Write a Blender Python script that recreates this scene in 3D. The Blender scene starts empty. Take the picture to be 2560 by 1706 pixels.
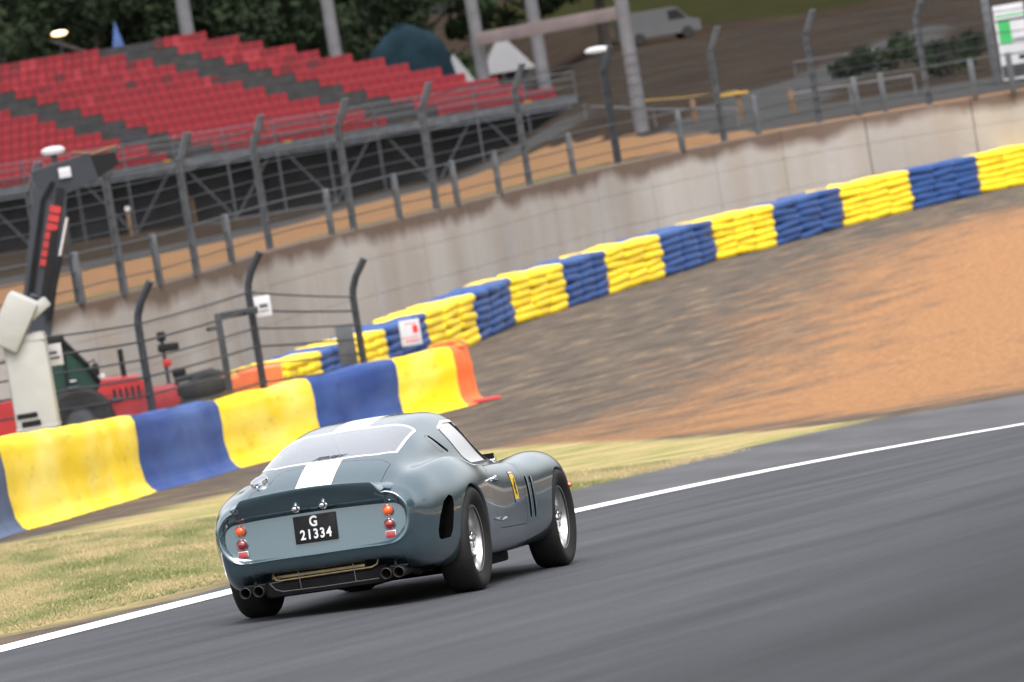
import bpy, bmesh, math, random
import numpy as np
from mathutils import Vector, Matrix
R = math.radians
random.seed(7)
scene = bpy.context.scene
COL = scene.collection

# ------------------------------------------------------------------ camera
CAM = Vector((0, 0, 7.2))
FPX = 16000.0                      # focal length in pixels of a 2560 px wide frame
PITCH = math.atan(884 / FPX); ROLL = R(9.3)
FWD = Vector((0, math.cos(PITCH), -math.sin(PITCH)))
_r0 = Vector((1, 0, 0)); _u0 = Vector((0, math.sin(PITCH), math.cos(PITCH)))
RGT = _r0 * math.cos(ROLL) - _u0 * math.sin(ROLL)
UPV = _u0 * math.cos(ROLL) + _r0 * math.sin(ROLL)
cd = bpy.data.cameras.new('camera'); cam = bpy.data.objects.new('camera', cd); COL.objects.link(cam)
cam.matrix_world = Matrix(((RGT.x, UPV.x, -FWD.x, CAM.x), (RGT.y, UPV.y, -FWD.y, CAM.y), (RGT.z, UPV.z, -FWD.z, CAM.z), (0, 0, 0, 1)))
cd.sensor_width = 36; cd.lens = 36 * FPX / 2560; cd.clip_start = 1; cd.clip_end = 3000
cd.dof.use_dof = True; cd.dof.focus_distance = 40.3; cd.dof.aperture_fstop = 6.0
scene.camera = cam
# ------------------------------------------------------------------ sky and sun (overcast)
w = bpy.data.worlds.new('World'); scene.world = w; w.use_nodes = True
nt = w.node_tree; nt.nodes.clear()
sky = nt.nodes.new('ShaderNodeTexSky'); sky.sky_type = 'NISHITA'; sky.sun_disc = False
SUN_EL, SUN_AZ = R(60), R(172)      # azimuth from +Y clockwise
sky.sun_elevation = SUN_EL; sky.sun_rotation = SUN_AZ; sky.dust_density = 6; sky.air_density = 1.2; sky.ozone_density = 0.6
hs = nt.nodes.new('ShaderNodeHueSaturation'); hs.inputs['Saturation'].default_value = 0.22; hs.inputs['Value'].default_value = 1.0
bg = nt.nodes.new('ShaderNodeBackground'); bg.inputs['Strength'].default_value = 0.15
wo = nt.nodes.new('ShaderNodeOutputWorld')
nt.links.new(sky.outputs[0], hs.inputs['Color']); nt.links.new(hs.outputs[0], bg.inputs[0]); nt.links.new(bg.outputs[0], wo.inputs[0])
sl = bpy.data.lights.new('sun', 'SUN'); so = bpy.data.objects.new('sun', sl); COL.objects.link(so)
sl.energy = .5; sl.angle = R(35); sl.color = (1, .97, .93)
sd = Vector((math.sin(SUN_AZ) * math.cos(SUN_EL), math.cos(SUN_AZ) * math.cos(SUN_EL), math.sin(SUN_EL)))
so.rotation_euler = sd.to_track_quat('Z', 'Y').to_euler()
vs = scene.view_settings; vs.view_transform = 'Standard'; vs.look = 'None'; vs.exposure = 1.3; vs.gamma = 1

# ------------------------------------------------------------------ layout helpers
def at(u, v, d):
    return CAM + (RGT * ((u - 1280) / FPX) - UPV * ((v - 853) / FPX) + FWD) * d
def on_z(u, v, z):
    r = RGT * ((u - 1280) / FPX) - UPV * ((v - 853) / FPX) + FWD
    return CAM + r * ((z - CAM.z) / r.z)
# car pose solved from wheel positions: axes of the car in camera space
CR = np.array([[0.229337, -0.964611, -0.130118], [-0.029619, 0.126703, -0.991498], [0.972896, 0.231241, 0.000487]]); CT = np.array([-0.91104, 1.64198, 39.96879])
def cv(p): return RGT * float(p[0]) - UPV * float(p[1]) + FWD * float(p[2])
cx, cy, cz, cp = cv(CR[:, 0]), cv(CR[:, 1]), cv(CR[:, 2]), CAM + cv(CT)
CARM = Matrix(((cx.x, cy.x, cz.x, cp.x), (cx.y, cy.y, cz.y, cp.y), (cx.z, cy.z, cz.z, cp.z), (0, 0, 0, 1)))
GA, GB = -cz.x / cz.z, -cz.y / cz.z       # road gradients at the car
def smooth(a, b, t):
    t = min(1, max(0, (t - a) / (b - a))); return t * t * (3 - 2 * t)
def low_z(x, y):
    """height of the lower ground: road falling away from the camera, flat by the tyre wall"""
    dx = 9 * math.tanh((x - cp.x) / 9)
    zp = cp.z + GA * dx + GB * (max(y, -60) - cp.y)
    s = .28
    return s * math.log1p(math.exp(min(zp / s, 60)))
def hit(u, v, f=low_z):
    r = RGT * ((u - 1280) / FPX) - UPV * ((v - 853) / FPX) + FWD
    a, b = 15., 900.
    for i in range(60):
        m = (a + b) / 2; p = CAM + r * m
        if p.z > f(p.x, p.y): a = m
        else: b = m
    p = CAM + r * a; return Vector((p.x, p.y, f(p.x, p.y)))
def px_of(p):
    d = p - CAM; k = d.dot(FWD); return (1280 + d.dot(RGT) / k * FPX, 853 - d.dot(UPV) / k * FPX, k)

# ------------------------------------------------------------------ materials
def newmat(name):
    m = bpy.data.materials.new(name); m.use_nodes = True
    n = m.node_tree.nodes; return m, m.node_tree, n['Principled BSDF']
def plain(name, c, rough=.6, metal=0., var=.12, scale=6., bump=0., bscale=40., coat=0., spec=None, stretch=None, sub=None):
    """colour varied by soft noise, optional relief"""
    m, t, b = newmat(name)
    tc = t.nodes.new('ShaderNodeTexCoord'); mp = t.nodes.new('ShaderNodeMapping')
    t.links.new(tc.outputs['Object'], mp.inputs[0])
    if stretch: mp.inputs['Scale'].default_value = stretch
    if var:
        no = t.nodes.new('ShaderNodeTexNoise'); no.inputs['Scale'].default_value = scale; no.inputs['Detail'].default_value = 6
        t.links.new(mp.outputs[0], no.inputs['Vector'])
        cr = t.nodes.new('ShaderNodeValToRGB'); e = cr.color_ramp.elements
        e[0].position = .3; e[1].position = .7
        e[0].color = (*[max(0, k * (1 - var)) for k in c], 1); e[1].color = (*[min(1, k * (1 + var)) for k in c], 1)
        t.links.new(no.outputs[0], cr.inputs[0]); t.links.new(cr.outputs[0], b.inputs['Base Color'])
    else: b.inputs['Base Color'].default_value = (*c, 1)
    b.inputs['Roughness'].default_value = rough; b.inputs['Metallic'].default_value = metal
    b.inputs['Coat Weight'].default_value = coat; b.inputs['Coat Roughness'].default_value = .04
    if spec is not None: b.inputs['Specular IOR Level'].default_value = spec
    if bump:
        nb = t.nodes.new('ShaderNodeTexNoise'); nb.inputs['Scale'].default_value = bscale; nb.inputs['Detail'].default_value = 8
        t.links.new(mp.outputs[0], nb.inputs['Vector'])
        bp = t.nodes.new('ShaderNodeBump'); bp.inputs['Strength'].default_value = bump; bp.inputs['Distance'].default_value = .05
        t.links.new(nb.outputs[0], bp.inputs['Height']); t.links.new(bp.outputs[0], b.inputs['Normal'])
    return m
def glass(name, tint, opac, rough=.03, haze=(.6, .62, .66)):
    """thin hazy plexiglass: mostly see-through, milky haze that also paints in reflected sky, glossy coat"""
    m, t, b = newmat(name); n = t.nodes
    tr = n.new('ShaderNodeBsdfTransparent'); tr.inputs[0].default_value = (*tint, 1)
    b.inputs['Base Color'].default_value = (*haze, 1); b.inputs['Roughness'].default_value = rough
    b.inputs['Coat Weight'].default_value = 1.0; b.inputs['Coat Roughness'].default_value = .03
    mx = n.new('ShaderNodeMixShader'); fr = n.new('ShaderNodeFresnel'); fr.inputs[0].default_value = 1.5
    ma = n.new('ShaderNodeMath'); ma.operation = 'MULTIPLY_ADD'; ma.inputs[1].default_value = .8; ma.inputs[2].default_value = opac; ma.use_clamp = True
    t.links.new(fr.outputs[0], ma.inputs[0]); t.links.new(ma.outputs[0], mx.inputs[0])
    t.links.new(tr.outputs[0], mx.inputs[1]); t.links.new(b.outputs[0], mx.inputs[2])
    t.links.new(mx.outputs[0], n['Material Output'].inputs[0]); return m

M = {}
def paint(name, c):
    m, t, b = newmat(name)
    b.inputs['Base Color'].default_value = (*c, 1); b.inputs['Metallic'].default_value = .5; b.inputs['Roughness'].default_value = .24
    b.inputs['Coat Weight'].default_value = 1.; b.inputs['Coat Roughness'].default_value = .035; b.inputs['Coat IOR'].default_value = 1.7
    # fine metallic flake and a very slight unevenness of hand-beaten panels
    tc = t.nodes.new('ShaderNodeTexCoord')
    n1 = t.nodes.new('ShaderNodeTexNoise'); n1.inputs['Scale'].default_value = 900; t.links.new(tc.outputs['Object'], n1.inputs['Vector'])
    cr = t.nodes.new('ShaderNodeValToRGB'); cr.color_ramp.elements[0].color = (*[k * .8 for k in c], 1); cr.color_ramp.elements[1].color = (*[k * 1.25 for k in c], 1)
    t.links.new(n1.outputs[0], cr.inputs[0]); t.links.new(cr.outputs[0], b.inputs['Base Color'])
    n2 = t.nodes.new('ShaderNodeTexNoise'); n2.inputs['Scale'].default_value = 2.2; n2.inputs['Detail'].default_value = 2; t.links.new(tc.outputs['Object'], n2.inputs['Vector'])
    bp = t.nodes.new('ShaderNodeBump'); bp.inputs['Strength'].default_value = .12; bp.inputs['Distance'].default_value = .02
    t.links.new(n2.outputs[0], bp.inputs['Height']); t.links.new(bp.outputs[0], b.inputs['Coat Normal'])
    return m
M['paint'] = paint('blue grey metallic paint', (.058, .100, .122))
M['white_paint'] = plain('white paint', (.82, .82, .80), .35, var=.03, coat=.6)
M['chrome'] = plain('chrome', (.75, .75, .77), .12, 1., var=.05, scale=30)
M['black_trim'] = plain('black rubber trim', (.012, .012, .013), .5, var=.2, scale=30)
M['matt_black'] = plain('matt black', (.008, .008, .008), .85, var=.2, spec=.08)
M['void'] = plain('dark opening', (.003, .003, .003), 1., var=0, spec=0.)
M['tyre'] = plain('tyre rubber', (.014, .0132, .0128), .7, var=.25, scale=18, bump=.15, bscale=120, spec=.3)
M['rim'] = plain('silver rim', (.55, .55, .55), .28, .9, var=.06, scale=20)
M['brake'] = plain('dark steel', (.05, .05, .05), .45, .8, var=.3, scale=12)
M['under'] = plain('underbody', (.008, .008, .009), .9, var=.3, scale=8, spec=.08)
M['exhaust'] = plain('sooty exhaust steel', (.022, .021, .021), .6, .2, var=.4, scale=25)
M['brass'] = plain('tan oil cooler metal', (.20, .155, .085), .4, .7, var=.25, scale=30)
M['amber'] = plain('amber lens', (.60, .075, .006), .2, var=.15, scale=60, coat=1)
M['redlens'] = plain('red lens', (.16, .006, .012), .15, var=.15, scale=60, coat=1)
M['refl'] = plain('red reflector', (.26, .006, .016), .4, var=.15, scale=150, coat=1)
M['plate'] = plain('black number plate', (.005, .005, .006), .5, var=.2, scale=10, spec=.2)
M['plate_letter'] = plain('silver plate letters', (.55, .56, .56), .35, .3, var=.08, scale=50)
M['rear_glass'] = glass('rear plexiglass', (.80, .82, .86), .40, haze=(.38, .40, .45))
M['side_glass'] = glass('side plexiglass', (.8, .82, .85), .62, haze=(.62, .63, .66))  # pale haze colour stands in for the reflected sky
M['wind_glass'] = glass('windscreen glass', (.9, .93, .92), .06)
M['seat_cloth'] = plain('blue seat cloth', (.03, .04, .07), .85, var=.2, scale=20)
M['yellow_st'] = plain('yellow sticker', (.85, .55, .01), .35, var=.02, coat=.5)
M['blue_st'] = plain('blue sticker', (.08, .13, .5), .35, var=.02, coat=.5)
M['red_st'] = plain('red sticker', (.6, .03, .03), .35, var=.02, coat=.5)
M['helmet'] = plain('helmet', (.35, .36, .38), .25, var=.05, coat=1)
M['suit'] = plain('race suit', (.05, .06, .10), .8, var=.15, scale=15)
M['cream_int'] = plain('cream interior panel', (.62, .56, .38), .7, var=.1)

# ------------------------------------------------------------------ mesh helpers
def link(o, parent=None):
    COL.objects.link(o)
    if parent is not None: o.parent = parent
    return o
def tag(o, label=None, cat=None, group=None, kind=None):
    if label: o['label'] = label
    if cat: o['category'] = cat
    if group: o['group'] = group
    if kind: o['kind'] = kind
    return o
def thing(name, label, cat, loc=(0, 0, 0), rotz=0, group=None):
    o = bpy.data.objects.new(name, None); o.empty_display_size = .2; COL.objects.link(o)
    o.location = loc; o.rotation_euler = (0, 0, rotz); return tag(o, label, cat, group)
class MB:
    def __init__(s): s.v = []; s.f = []
    def add(s, v, f):
        n = len(s.v); s.v += [tuple(p) for p in v]; s.f += [tuple(i + n for i in q) for q in f]; return s
    def box(s, c, d, rot=None):
        m = rot or Matrix.Identity(3); c = Vector(c); v = []
        for z in (-.5, .5):
            for x, y in ((-.5, -.5), (.5, -.5), (.5, .5), (-.5, .5)): v.append(c + m @ Vector((x * d[0], y * d[1], z * d[2])))
        return s.add(v, [(3, 2, 1, 0), (4, 5, 6, 7), (0, 1, 5, 4), (1, 2, 6, 5), (2, 3, 7, 6), (3, 0, 4, 7)])
    def rbox(s, c, d, b=.02, rot=None):
        """box with chamfered edges"""
        bm = bmesh.new(); bmesh.ops.create_cube(bm, size=1)
        for q in bm.verts: q.co = Vector((q.co.x * d[0], q.co.y * d[1], q.co.z * d[2]))
        bmesh.ops.bevel(bm, geom=list(bm.edges), offset=min(b, min(d) * .45), segments=2, affect='EDGES', profile=.6)
        bm.verts.index_update(); m = rot or Matrix.Identity(3); c = Vector(c)
        s.add([c + m @ q.co for q in bm.verts], [[q.index for q in f.verts] for f in bm.faces]); bm.free(); return s
    def tube(s, path, r, n=8, cap=True):
        path = [Vector(p) for p in path]; rs = r if isinstance(r, (list, tuple)) else [r] * len(path)
        v = []; up = None
        for i, p in enumerate(path):
            t = (path[min(i + 1, len(path) - 1)] - path[max(i - 1, 0)]).normalized()
            if up is None: up = t.orthogonal().normalized()
            up = (up - t * up.dot(t)).normalized(); sd_ = t.cross(up)
            for k in range(n):
                a = 2 * math.pi * k / n; v.append(p + (up * math.cos(a) + sd_ * math.sin(a)) * rs[i])
        f = []
        for i in range(len(path) - 1):
            for k in range(n): f.append((i * n + k, i * n + (k + 1) % n, (i + 1) * n + (k + 1) % n, (i + 1) * n + k))
        if cap: f.append(tuple(range(n - 1, -1, -1))); f.append(tuple(range((len(path) - 1) * n, len(path) * n)))
        return s.add(v, f)
    def lathe(s, prof, n=32, axis='Z', c=(0, 0, 0), closed=False):
        """prof: list of (radius, height) revolved about axis"""
        v = []; c = Vector(c)
        for r, h in prof:
            for k in range(n):
                a = 2 * math.pi * k / n; x, y = r * math.cos(a), r * math.sin(a)
                v.append(c + Vector({'Z': (x, y, h), 'Y': (x, h, y), 'X': (h, x, y)}[axis]))
        f = []; m = len(prof)
        for i in range(m if closed else m - 1):
            j = (i + 1) % m
            for k in range(n): f.append((i * n + k, i * n + (k + 1) % n, j * n + (k + 1) % n, j * n + k))
        return s.add(v, f)
    def prism(s, poly, a, b, fn=None):
        """poly in 2-D extruded from a to b; fn maps (p,q,h) to xyz"""
        fn = fn or (lambda p, q, h: (p, q, h)); n = len(poly)
        v = [fn(p, q, a) for p, q in poly] + [fn(p, q, b) for p, q in poly]
        f = [tuple(range(n - 1, -1, -1)), tuple(range(n, 2 * n))] + [(i, (i + 1) % n, n + (i + 1) % n, n + i) for i in range(n)]
        return s.add(v, f)
    def grid(s, fn, nu, nv):
        v = [fn(i / (nu - 1), j / (nv - 1)) for i in range(nu) for j in range(nv)]
        f = [(i * nv + j, (i + 1) * nv + j, (i + 1) * nv + j + 1, i * nv + j + 1) for i in range(nu - 1) for j in range(nv - 1)]
        return s.add(v, f)
    def mesh(s, name, mat, smooth_=True, fixn=True):
        me = bpy.data.meshes.new(name); me.from_pydata(s.v, [], s.f); me.update()
        if fixn:
            bm = bmesh.new(); bm.from_mesh(me); bmesh.ops.recalc_face_normals(bm, faces=bm.faces); bm.to_mesh(me); bm.free()
        if mat: me.materials.append(M[mat] if isinstance(mat, str) else mat)
        if smooth_ is True:
            for p in me.polygons: p.use_smooth = True
            me.set_sharp_from_angle(angle=R(38))
        return me
    def build(s, name, mat, parent=None, smooth_=True, fixn=True):
        return link(bpy.data.objects.new(name, s.mesh(name, mat, smooth_, fixn)), parent)
# ================================================================== GROUND
def poly_sd(px, py, poly):
    poly = np.array(poly, float); d = np.full(px.shape, 1e9); ins = np.zeros(px.shape, bool); n = len(poly)
    for i in range(n):
        a, b = poly[i], poly[(i + 1) % n]; e = b - a; wx, wy = px - a[0], py - a[1]
        t = np.clip((wx * e[0] + wy * e[1]) / (e @ e + 1e-12), 0, 1); d = np.minimum(d, np.hypot(wx - e[0] * t, wy - e[1] * t))
        ins ^= ((a[1] <= py) != (b[1] <= py)) & (px < (b[0] - a[0]) * (py - a[1]) / (b[1] - a[1] + 1e-15) + a[0])
    return np.where(ins, -d, d)
H2 = lambda l: [tuple(hit(u, v).xy) for u, v in l]
LINE = H2([(-400, 1730), (0, 1625), (300, 1549), (570, 1482), (900, 1402), (1440, 1277), (2000, 1156), (2560, 1056), (3000, 985)])
EDGE = H2([(-400, 1717), (0, 1613), (300, 1538), (560, 1468), (900, 1375), (1440, 1222), (1800, 1132), (2180, 1045), (2560, 983), (3000, 915)])
def extend(l, d0, d1):
    a, b = Vector(l[0]), Vector(l[1]); c, e = Vector(l[-1]), Vector(l[-2])
    return [tuple(a + (a - b).normalized() * d0)] + l + [tuple(c + (c - e).normalized() * d1)]
LINE = extend(LINE, 45, 25); EDGE = extend(EDGE, 45, 25)
def resample(l, step):
    P = np.array(l); d = np.concatenate([[0], np.cumsum(np.linalg.norm(np.diff(P, axis=0), axis=1))])
    s = cubic_xy(d, P); t = np.arange(0, d[-1], step); return s(t)
def cubic_xy(d, P):
    return lambda t: np.stack([np.interp(t, d, P[:, 0]), np.interp(t, d, P[:, 1])], -1)
def smooth_pts(P, k=12):
    for _ in range(k): P[1:-1] = (P[:-2] + 2 * P[1:-1] + P[2:]) / 4
    return P
LINE_S = smooth_pts(resample(LINE, .6), 60); EDGE_S = smooth_pts(resample(EDGE, .6), 60)
def sheet(name, left, right, mat, dz, n=2, kind='structure', jag=0.):
    """strip between two polylines (equal count) lying dz above the ground"""
    v = []; f = []; rnd = random.Random(3)
    for a, b in zip(left, right):
        ja = rnd.uniform(-jag, jag)
        for k in range(n):
            t = k / (n - 1); x, y = a[0] * (1 - t) + b[0] * t, a[1] * (1 - t) + b[1] * t
            if k == 0: x += ja
            v.append((x, y, low_z(x, y) + dz))
    for i in range(len(left) - 1):
        for k in range(n - 1): f.append((i * n + k, i * n + k + 1, (i + 1) * n + k + 1, (i + 1) * n + k))
    mb = MB(); mb.v = v; mb.f = f; o = mb.build(name, mat, None, fixn=False)
    for p in o.data.polygons: p.use_smooth = True
    if kind: o['kind'] = kind
    return o
def match(P, n):
    d = np.concatenate([[0], np.cumsum(np.linalg.norm(np.diff(P, axis=0), axis=1))]); t = np.linspace(0, d[-1], n)
    return np.stack([np.interp(t, d, P[:, 0]), np.interp(t, d, P[:, 1])], -1)
NS = 160
LS, ES = match(LINE_S, NS), match(EDGE_S, NS)
tang = np.gradient(LS, axis=0); tang /= np.linalg.norm(tang, axis=1)[:, None]; rgt = np.stack([tang[:, 1], -tang[:, 0]], -1)
# asphalt
def asphalt():
    m, t, b = newmat('asphalt'); n = t.nodes; l = t.links
    tc = n.new('ShaderNodeTexCoord'); 
    rot = n.new('ShaderNodeMapping'); rot.inputs['Rotation'].default_value = (0, 0, R(20)); l.new(tc.outputs['Object'], rot.inputs[0])
    mp = n.new('ShaderNodeMapping'); mp.inputs['Scale'].default_value = (2.2, .10, 1); l.new(rot.outputs[0], mp.inputs[0])
    a = n.new('ShaderNodeTexNoise'); a.inputs['Scale'].default_value = 1.4; a.inputs['Detail'].default_value = 5; l.new(mp.outputs[0], a.inputs['Vector'])
    g = n.new('ShaderNodeTexNoise'); g.inputs['Scale'].default_value = 70; g.inputs['Detail'].default_value = 4; l.new(tc.outputs['Object'], g.inputs['Vector'])
    c1 = n.new('ShaderNodeValToRGB'); e = c1.color_ramp.elements; e[0].position = .3; e[1].position = .72; e[0].color = (.032, .034, .040, 1); e[1].color = (.060, .062, .071, 1)
    l.new(a.outputs[0], c1.inputs[0])
    c2 = n.new('ShaderNodeValToRGB'); e = c2.color_ramp.elements; e[0].position = .35; e[1].position = .7; e[0].color = (.72, .72, .72, 1); e[1].color = (1.25, 1.25, 1.25, 1); l.new(g.outputs[0], c2.inputs[0])
    mx = n.new('ShaderNodeMixRGB'); mx.blend_type = 'MULTIPLY'; mx.inputs[0].default_value = 1; l.new(c1.outputs[0], mx.inputs[1]); l.new(c2.outputs[0], mx.inputs[2]); 
    rb = n.new('ShaderNodeAttribute'); rb.attribute_name = 'rubber'; big = n.new('ShaderNodeTexNoise'); big.inputs['Scale'].default_value = .5; l.new(mp.outputs[0], big.inputs['Vector'])  # attribute darkens the asphalt away from the white edge line
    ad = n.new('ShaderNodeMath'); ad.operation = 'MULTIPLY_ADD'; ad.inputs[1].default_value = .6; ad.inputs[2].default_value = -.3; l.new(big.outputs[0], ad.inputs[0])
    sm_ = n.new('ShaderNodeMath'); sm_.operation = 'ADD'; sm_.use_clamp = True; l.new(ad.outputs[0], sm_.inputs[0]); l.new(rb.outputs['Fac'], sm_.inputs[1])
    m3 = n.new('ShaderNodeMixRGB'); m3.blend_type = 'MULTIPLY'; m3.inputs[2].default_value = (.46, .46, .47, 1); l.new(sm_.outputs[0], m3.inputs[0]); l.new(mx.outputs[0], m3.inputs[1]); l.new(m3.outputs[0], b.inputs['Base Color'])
    b.inputs['Roughness'].default_value = .8; b.inputs['Specular IOR Level'].default_value = .28
    bp = n.new('ShaderNodeBump'); bp.inputs['Strength'].default_value = .5; bp.inputs['Distance'].default_value = .01; l.new(g.outputs[0], bp.inputs['Height']); l.new(bp.outputs[0], b.inputs['Normal'])
    return m
M['asphalt'] = asphalt()
M['asphalt_edge'] = plain('edge asphalt', (.068, .068, .073), .8, var=.25, scale=1.2, bump=.3, bscale=40, stretch=(1, .25, 1), spec=.25)
M['line'] = plain('track white', (.82, .82, .82), .6, var=.10, scale=4)
def zone_mat():
    """ground: weights stored per vertex say how much grass, gravel and dirt; noise breaks up the borders"""
    m, t, b = newmat('verge ground'); n = t.nodes; l = t.links
    tc = n.new('ShaderNodeTexCoord'); rot = n.new('ShaderNodeMapping'); rot.inputs['Rotation'].default_value = (0, 0, R(24)); l.new(tc.outputs['Object'], rot.inputs[0])
    def noise(s, d=6, st=None):
        q = n.new('ShaderNodeTexNoise'); q.inputs['Scale'].default_value = s; q.inputs['Detail'].default_value = d; q.inputs['Roughness'].default_value = .65
        mp = n.new('ShaderNodeMapping'); mp.inputs['Scale'].default_value = st or (1, 1, 1); l.new(rot.outputs[0], mp.inputs[0]); l.new(mp.outputs[0], q.inputs['Vector']); return q.outputs[0]
    def ramp(src, stops):
        r = n.new('ShaderNodeValToRGB'); el = r.color_ramp.elements
        while len(el) < len(stops): el.new(.5)
        for e, (p, c) in zip(el, stops): e.position = p; e.color = (*c, 1)
        l.new(src, r.inputs[0]); return r.outputs[0]
    def mix(fac, a, c):
        q = n.new('ShaderNodeMixRGB'); l.new(fac, q.inputs[0]); l.new(a, q.inputs[1]); l.new(c, q.inputs[2]); return q.outputs[0]
    brk = noise(.9, 8, (1.6, .35, 1)); fine = noise(14, 6); mid = noise(1.6, 6, (1.5, .3, 1))
    dirt = ramp(mid, [(.28, (.068, .058, .051)), (.46, (.095, .080, .069)), (.58, (.13, .105, .083)), (.72, (.29, .21, .125))])
    grav = ramp(noise(7, 8), [(.25, (.20, .10, .05)), (.5, (.285, .152, .08)), (.75, (.37, .22, .125))])
    gras = ramp(noise(1.1, 6, (2.0, .25, 1)), [(.30, (.15, .165, .06)), (.45, (.25, .235, .10)), (.56, (.37, .29, .15)), (.70, (.42, .33, .18))])
    def wt(name, soft=.16):
        at_ = n.new('ShaderNodeAttribute'); at_.attribute_name = name
        s = n.new('ShaderNodeMath'); s.operation = 'ADD'; l.new(at_.outputs['Fac'], s.inputs[0])
        o = n.new('ShaderNodeMath'); o.operation = 'MULTIPLY_ADD'; o.inputs[1].default_value = .9; o.inputs[2].default_value = -.45; l.new(brk, o.inputs[0]); l.new(o.outputs[0], s.inputs[1])
        mr = n.new('ShaderNodeMapRange'); mr.inputs[1].default_value = .5 - soft; mr.inputs[2].default_value = .5 + soft; l.new(s.outputs[0], mr.inputs[0]); return mr.outputs[0]
    c = mix(wt('gravel'), dirt, grav); c = mix(wt('grass'), c, gras)
    sp = ramp(fine, [(.3, (.75, .75, .75)), (.7, (1.25, 1.25, 1.25))]); q = n.new('ShaderNodeMixRGB'); q.blend_type = 'MULTIPLY'; q.inputs[0].default_value = 1; l.new(c, q.inputs[1]); l.new(sp, q.inputs[2])
    l.new(q.outputs[0], b.inputs['Base Color']); b.inputs['Roughness'].default_value = .95; b.inputs['Specular IOR Level'].default_value = 0.
    bp = n.new('ShaderNodeBump'); bp.inputs['Strength'].default_value = .7; bp.inputs['Distance'].default_value = .08; l.new(fine, bp.inputs['Height']); l.new(bp.outputs[0], b.inputs['Normal'])
    return m
M['verge'] = zone_mat()
GRAVEL = H2([(3000, 440), (2560, 520), (2380, 565), (2200, 640), (2080, 740), (2010, 840), (1900, 930), (1750, 1010), (1580, 1075), (1440, 1105), (1500, 1105), (1900, 1060), (2200, 1025), (2560, 965), (3000, 880)])
GRASS = H2([(-400, 1440), (0, 1362), (280, 1300), (560, 1235), (900, 1160), (1330, 1112), (1600, 1100), (1850, 1085), (2180, 1045), (1900, 1120), (1430, 1228), (900, 1372), (560, 1452), (0, 1588), (-400, 1690)])
def ground(name, xs, ys, dz, kind='structure'):
    nx_, ny_ = len(xs), len(ys); X, Y = np.meshgrid(xs, ys, indexing='ij')
    Z = np.vectorize(low_z)(X, Y) + dz; Z = np.where(Y > 172, Z - 5., Z)
    mb = MB(); mb.v = list(zip(X.ravel(), Y.ravel(), Z.ravel()))
    mb.f = [(i * ny_ + j, (i + 1) * ny_ + j, (i + 1) * ny_ + j + 1, i * ny_ + j + 1) for i in range(nx_ - 1) for j in range(ny_ - 1)]
    o = mb.build(name, 'verge', None, fixn=False)
    for p in o.data.polygons: p.use_smooth = True
    for nm, poly, wd in (('gravel', GRAVEL, 7.), ('grass', GRASS, 1.0)):
        at_ = o.data.attributes.new(nm, 'FLOAT', 'POINT'); s = np.clip(.5 - poly_sd(X.ravel(), Y.ravel(), poly) / wd / 2, 0, 1)
        at_.data.foreach_set('value', s.astype(np.float32))
    o['kind'] = kind; return o
def steps(a, b, fine0, fine1, f, c):
    l = list(np.arange(a, fine0, c)) + list(np.arange(fine0, fine1, f)) + list(np.arange(fine1, b + c, c)); return np.array(l)
ground('ground', steps(-420, 420, -14, 24, .45, 9), np.concatenate([steps(-260, 166, 24, 166, .6, 9), [180, 300, 500, 900]]), -.012)
right_edge = LS + rgt * 13.
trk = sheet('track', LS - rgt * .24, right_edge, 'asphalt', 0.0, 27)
# asphalt darkened gradually towards the far side of the track
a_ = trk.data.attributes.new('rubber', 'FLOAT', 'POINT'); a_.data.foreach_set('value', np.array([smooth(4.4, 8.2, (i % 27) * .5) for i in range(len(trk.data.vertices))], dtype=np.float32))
sheet('run_off_strip', ES, LS - rgt * .2, 'asphalt_edge', -.003, 5, jag=.05)
sheet('white_edge_line', LS - rgt * .20, LS + rgt * .13, 'line', .005, 2)
# blades of grass standing on the verge
def grass_stuff(name, poly, count, hmin, hmax, label):
    P = np.array(poly); rnd = random.Random(11); mb = MB(); x0, y0 = P.min(0); x1, y1 = P.max(0)
    rg = np.random.default_rng(5); xs = rg.uniform(x0, x1, count * 8); ys = rg.uniform(y0, y1, count * 8)
    ok = poly_sd(xs, ys, poly) < -.05
    for x, y in list(zip(xs[ok], ys[ok]))[:count]:
        z = low_z(x, y) - .012; h = rnd.uniform(hmin, hmax); a = rnd.uniform(0, 6.28); w_ = rnd.uniform(.006, .014); b = rnd.uniform(-.04, .04)
        for k in range(3):
            a2 = a + k * 2.1; dx, dy = math.cos(a2) * w_, math.sin(a2) * w_
            mb.add([(x - dx * .5, y - dy * .5, z), (x + dx * .5, y + dy * .5, z), (x + dy * 1.5 + b, y - dx * 1.5, z + h)], [(0, 1, 2)])
    o = mb.build(name, 'blade', None, smooth_=False, fixn=False); return tag(o, label, 'grass', kind='stuff')
def blade_mat():
    m, t, b = newmat('grass blades'); tc = t.nodes.new('ShaderNodeTexCoord'); mp = t.nodes.new('ShaderNodeMapping'); mp.inputs['Rotation'].default_value = (0, 0, R(24)); mp.inputs['Scale'].default_value = (1.6, .3, 1)
    q = t.nodes.new('ShaderNodeTexNoise'); q.inputs['Scale'].default_value = .8; q.inputs['Detail'].default_value = 6; t.links.new(tc.outputs['Object'], mp.inputs[0]); t.links.new(mp.outputs[0], q.inputs['Vector'])
    r = t.nodes.new('ShaderNodeValToRGB'); el = r.color_ramp.elements; el.new(.5); el.new(.6)
    for e_, (p, c) in zip(el, [(.34, (.15, .17, .07)), (.46, (.24, .24, .12)), (.55, (.36, .30, .17)), (.68, (.40, .33, .20))]): e_.position = p; e_.color = (*c, 1)
    t.links.new(q.outputs[0], r.inputs[0]); t.links.new(r.outputs[0], b.inputs['Base Color']); b.inputs['Roughness'].default_value = .95; b.inputs['Specular IOR Level'].default_value = .05; return m
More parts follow.
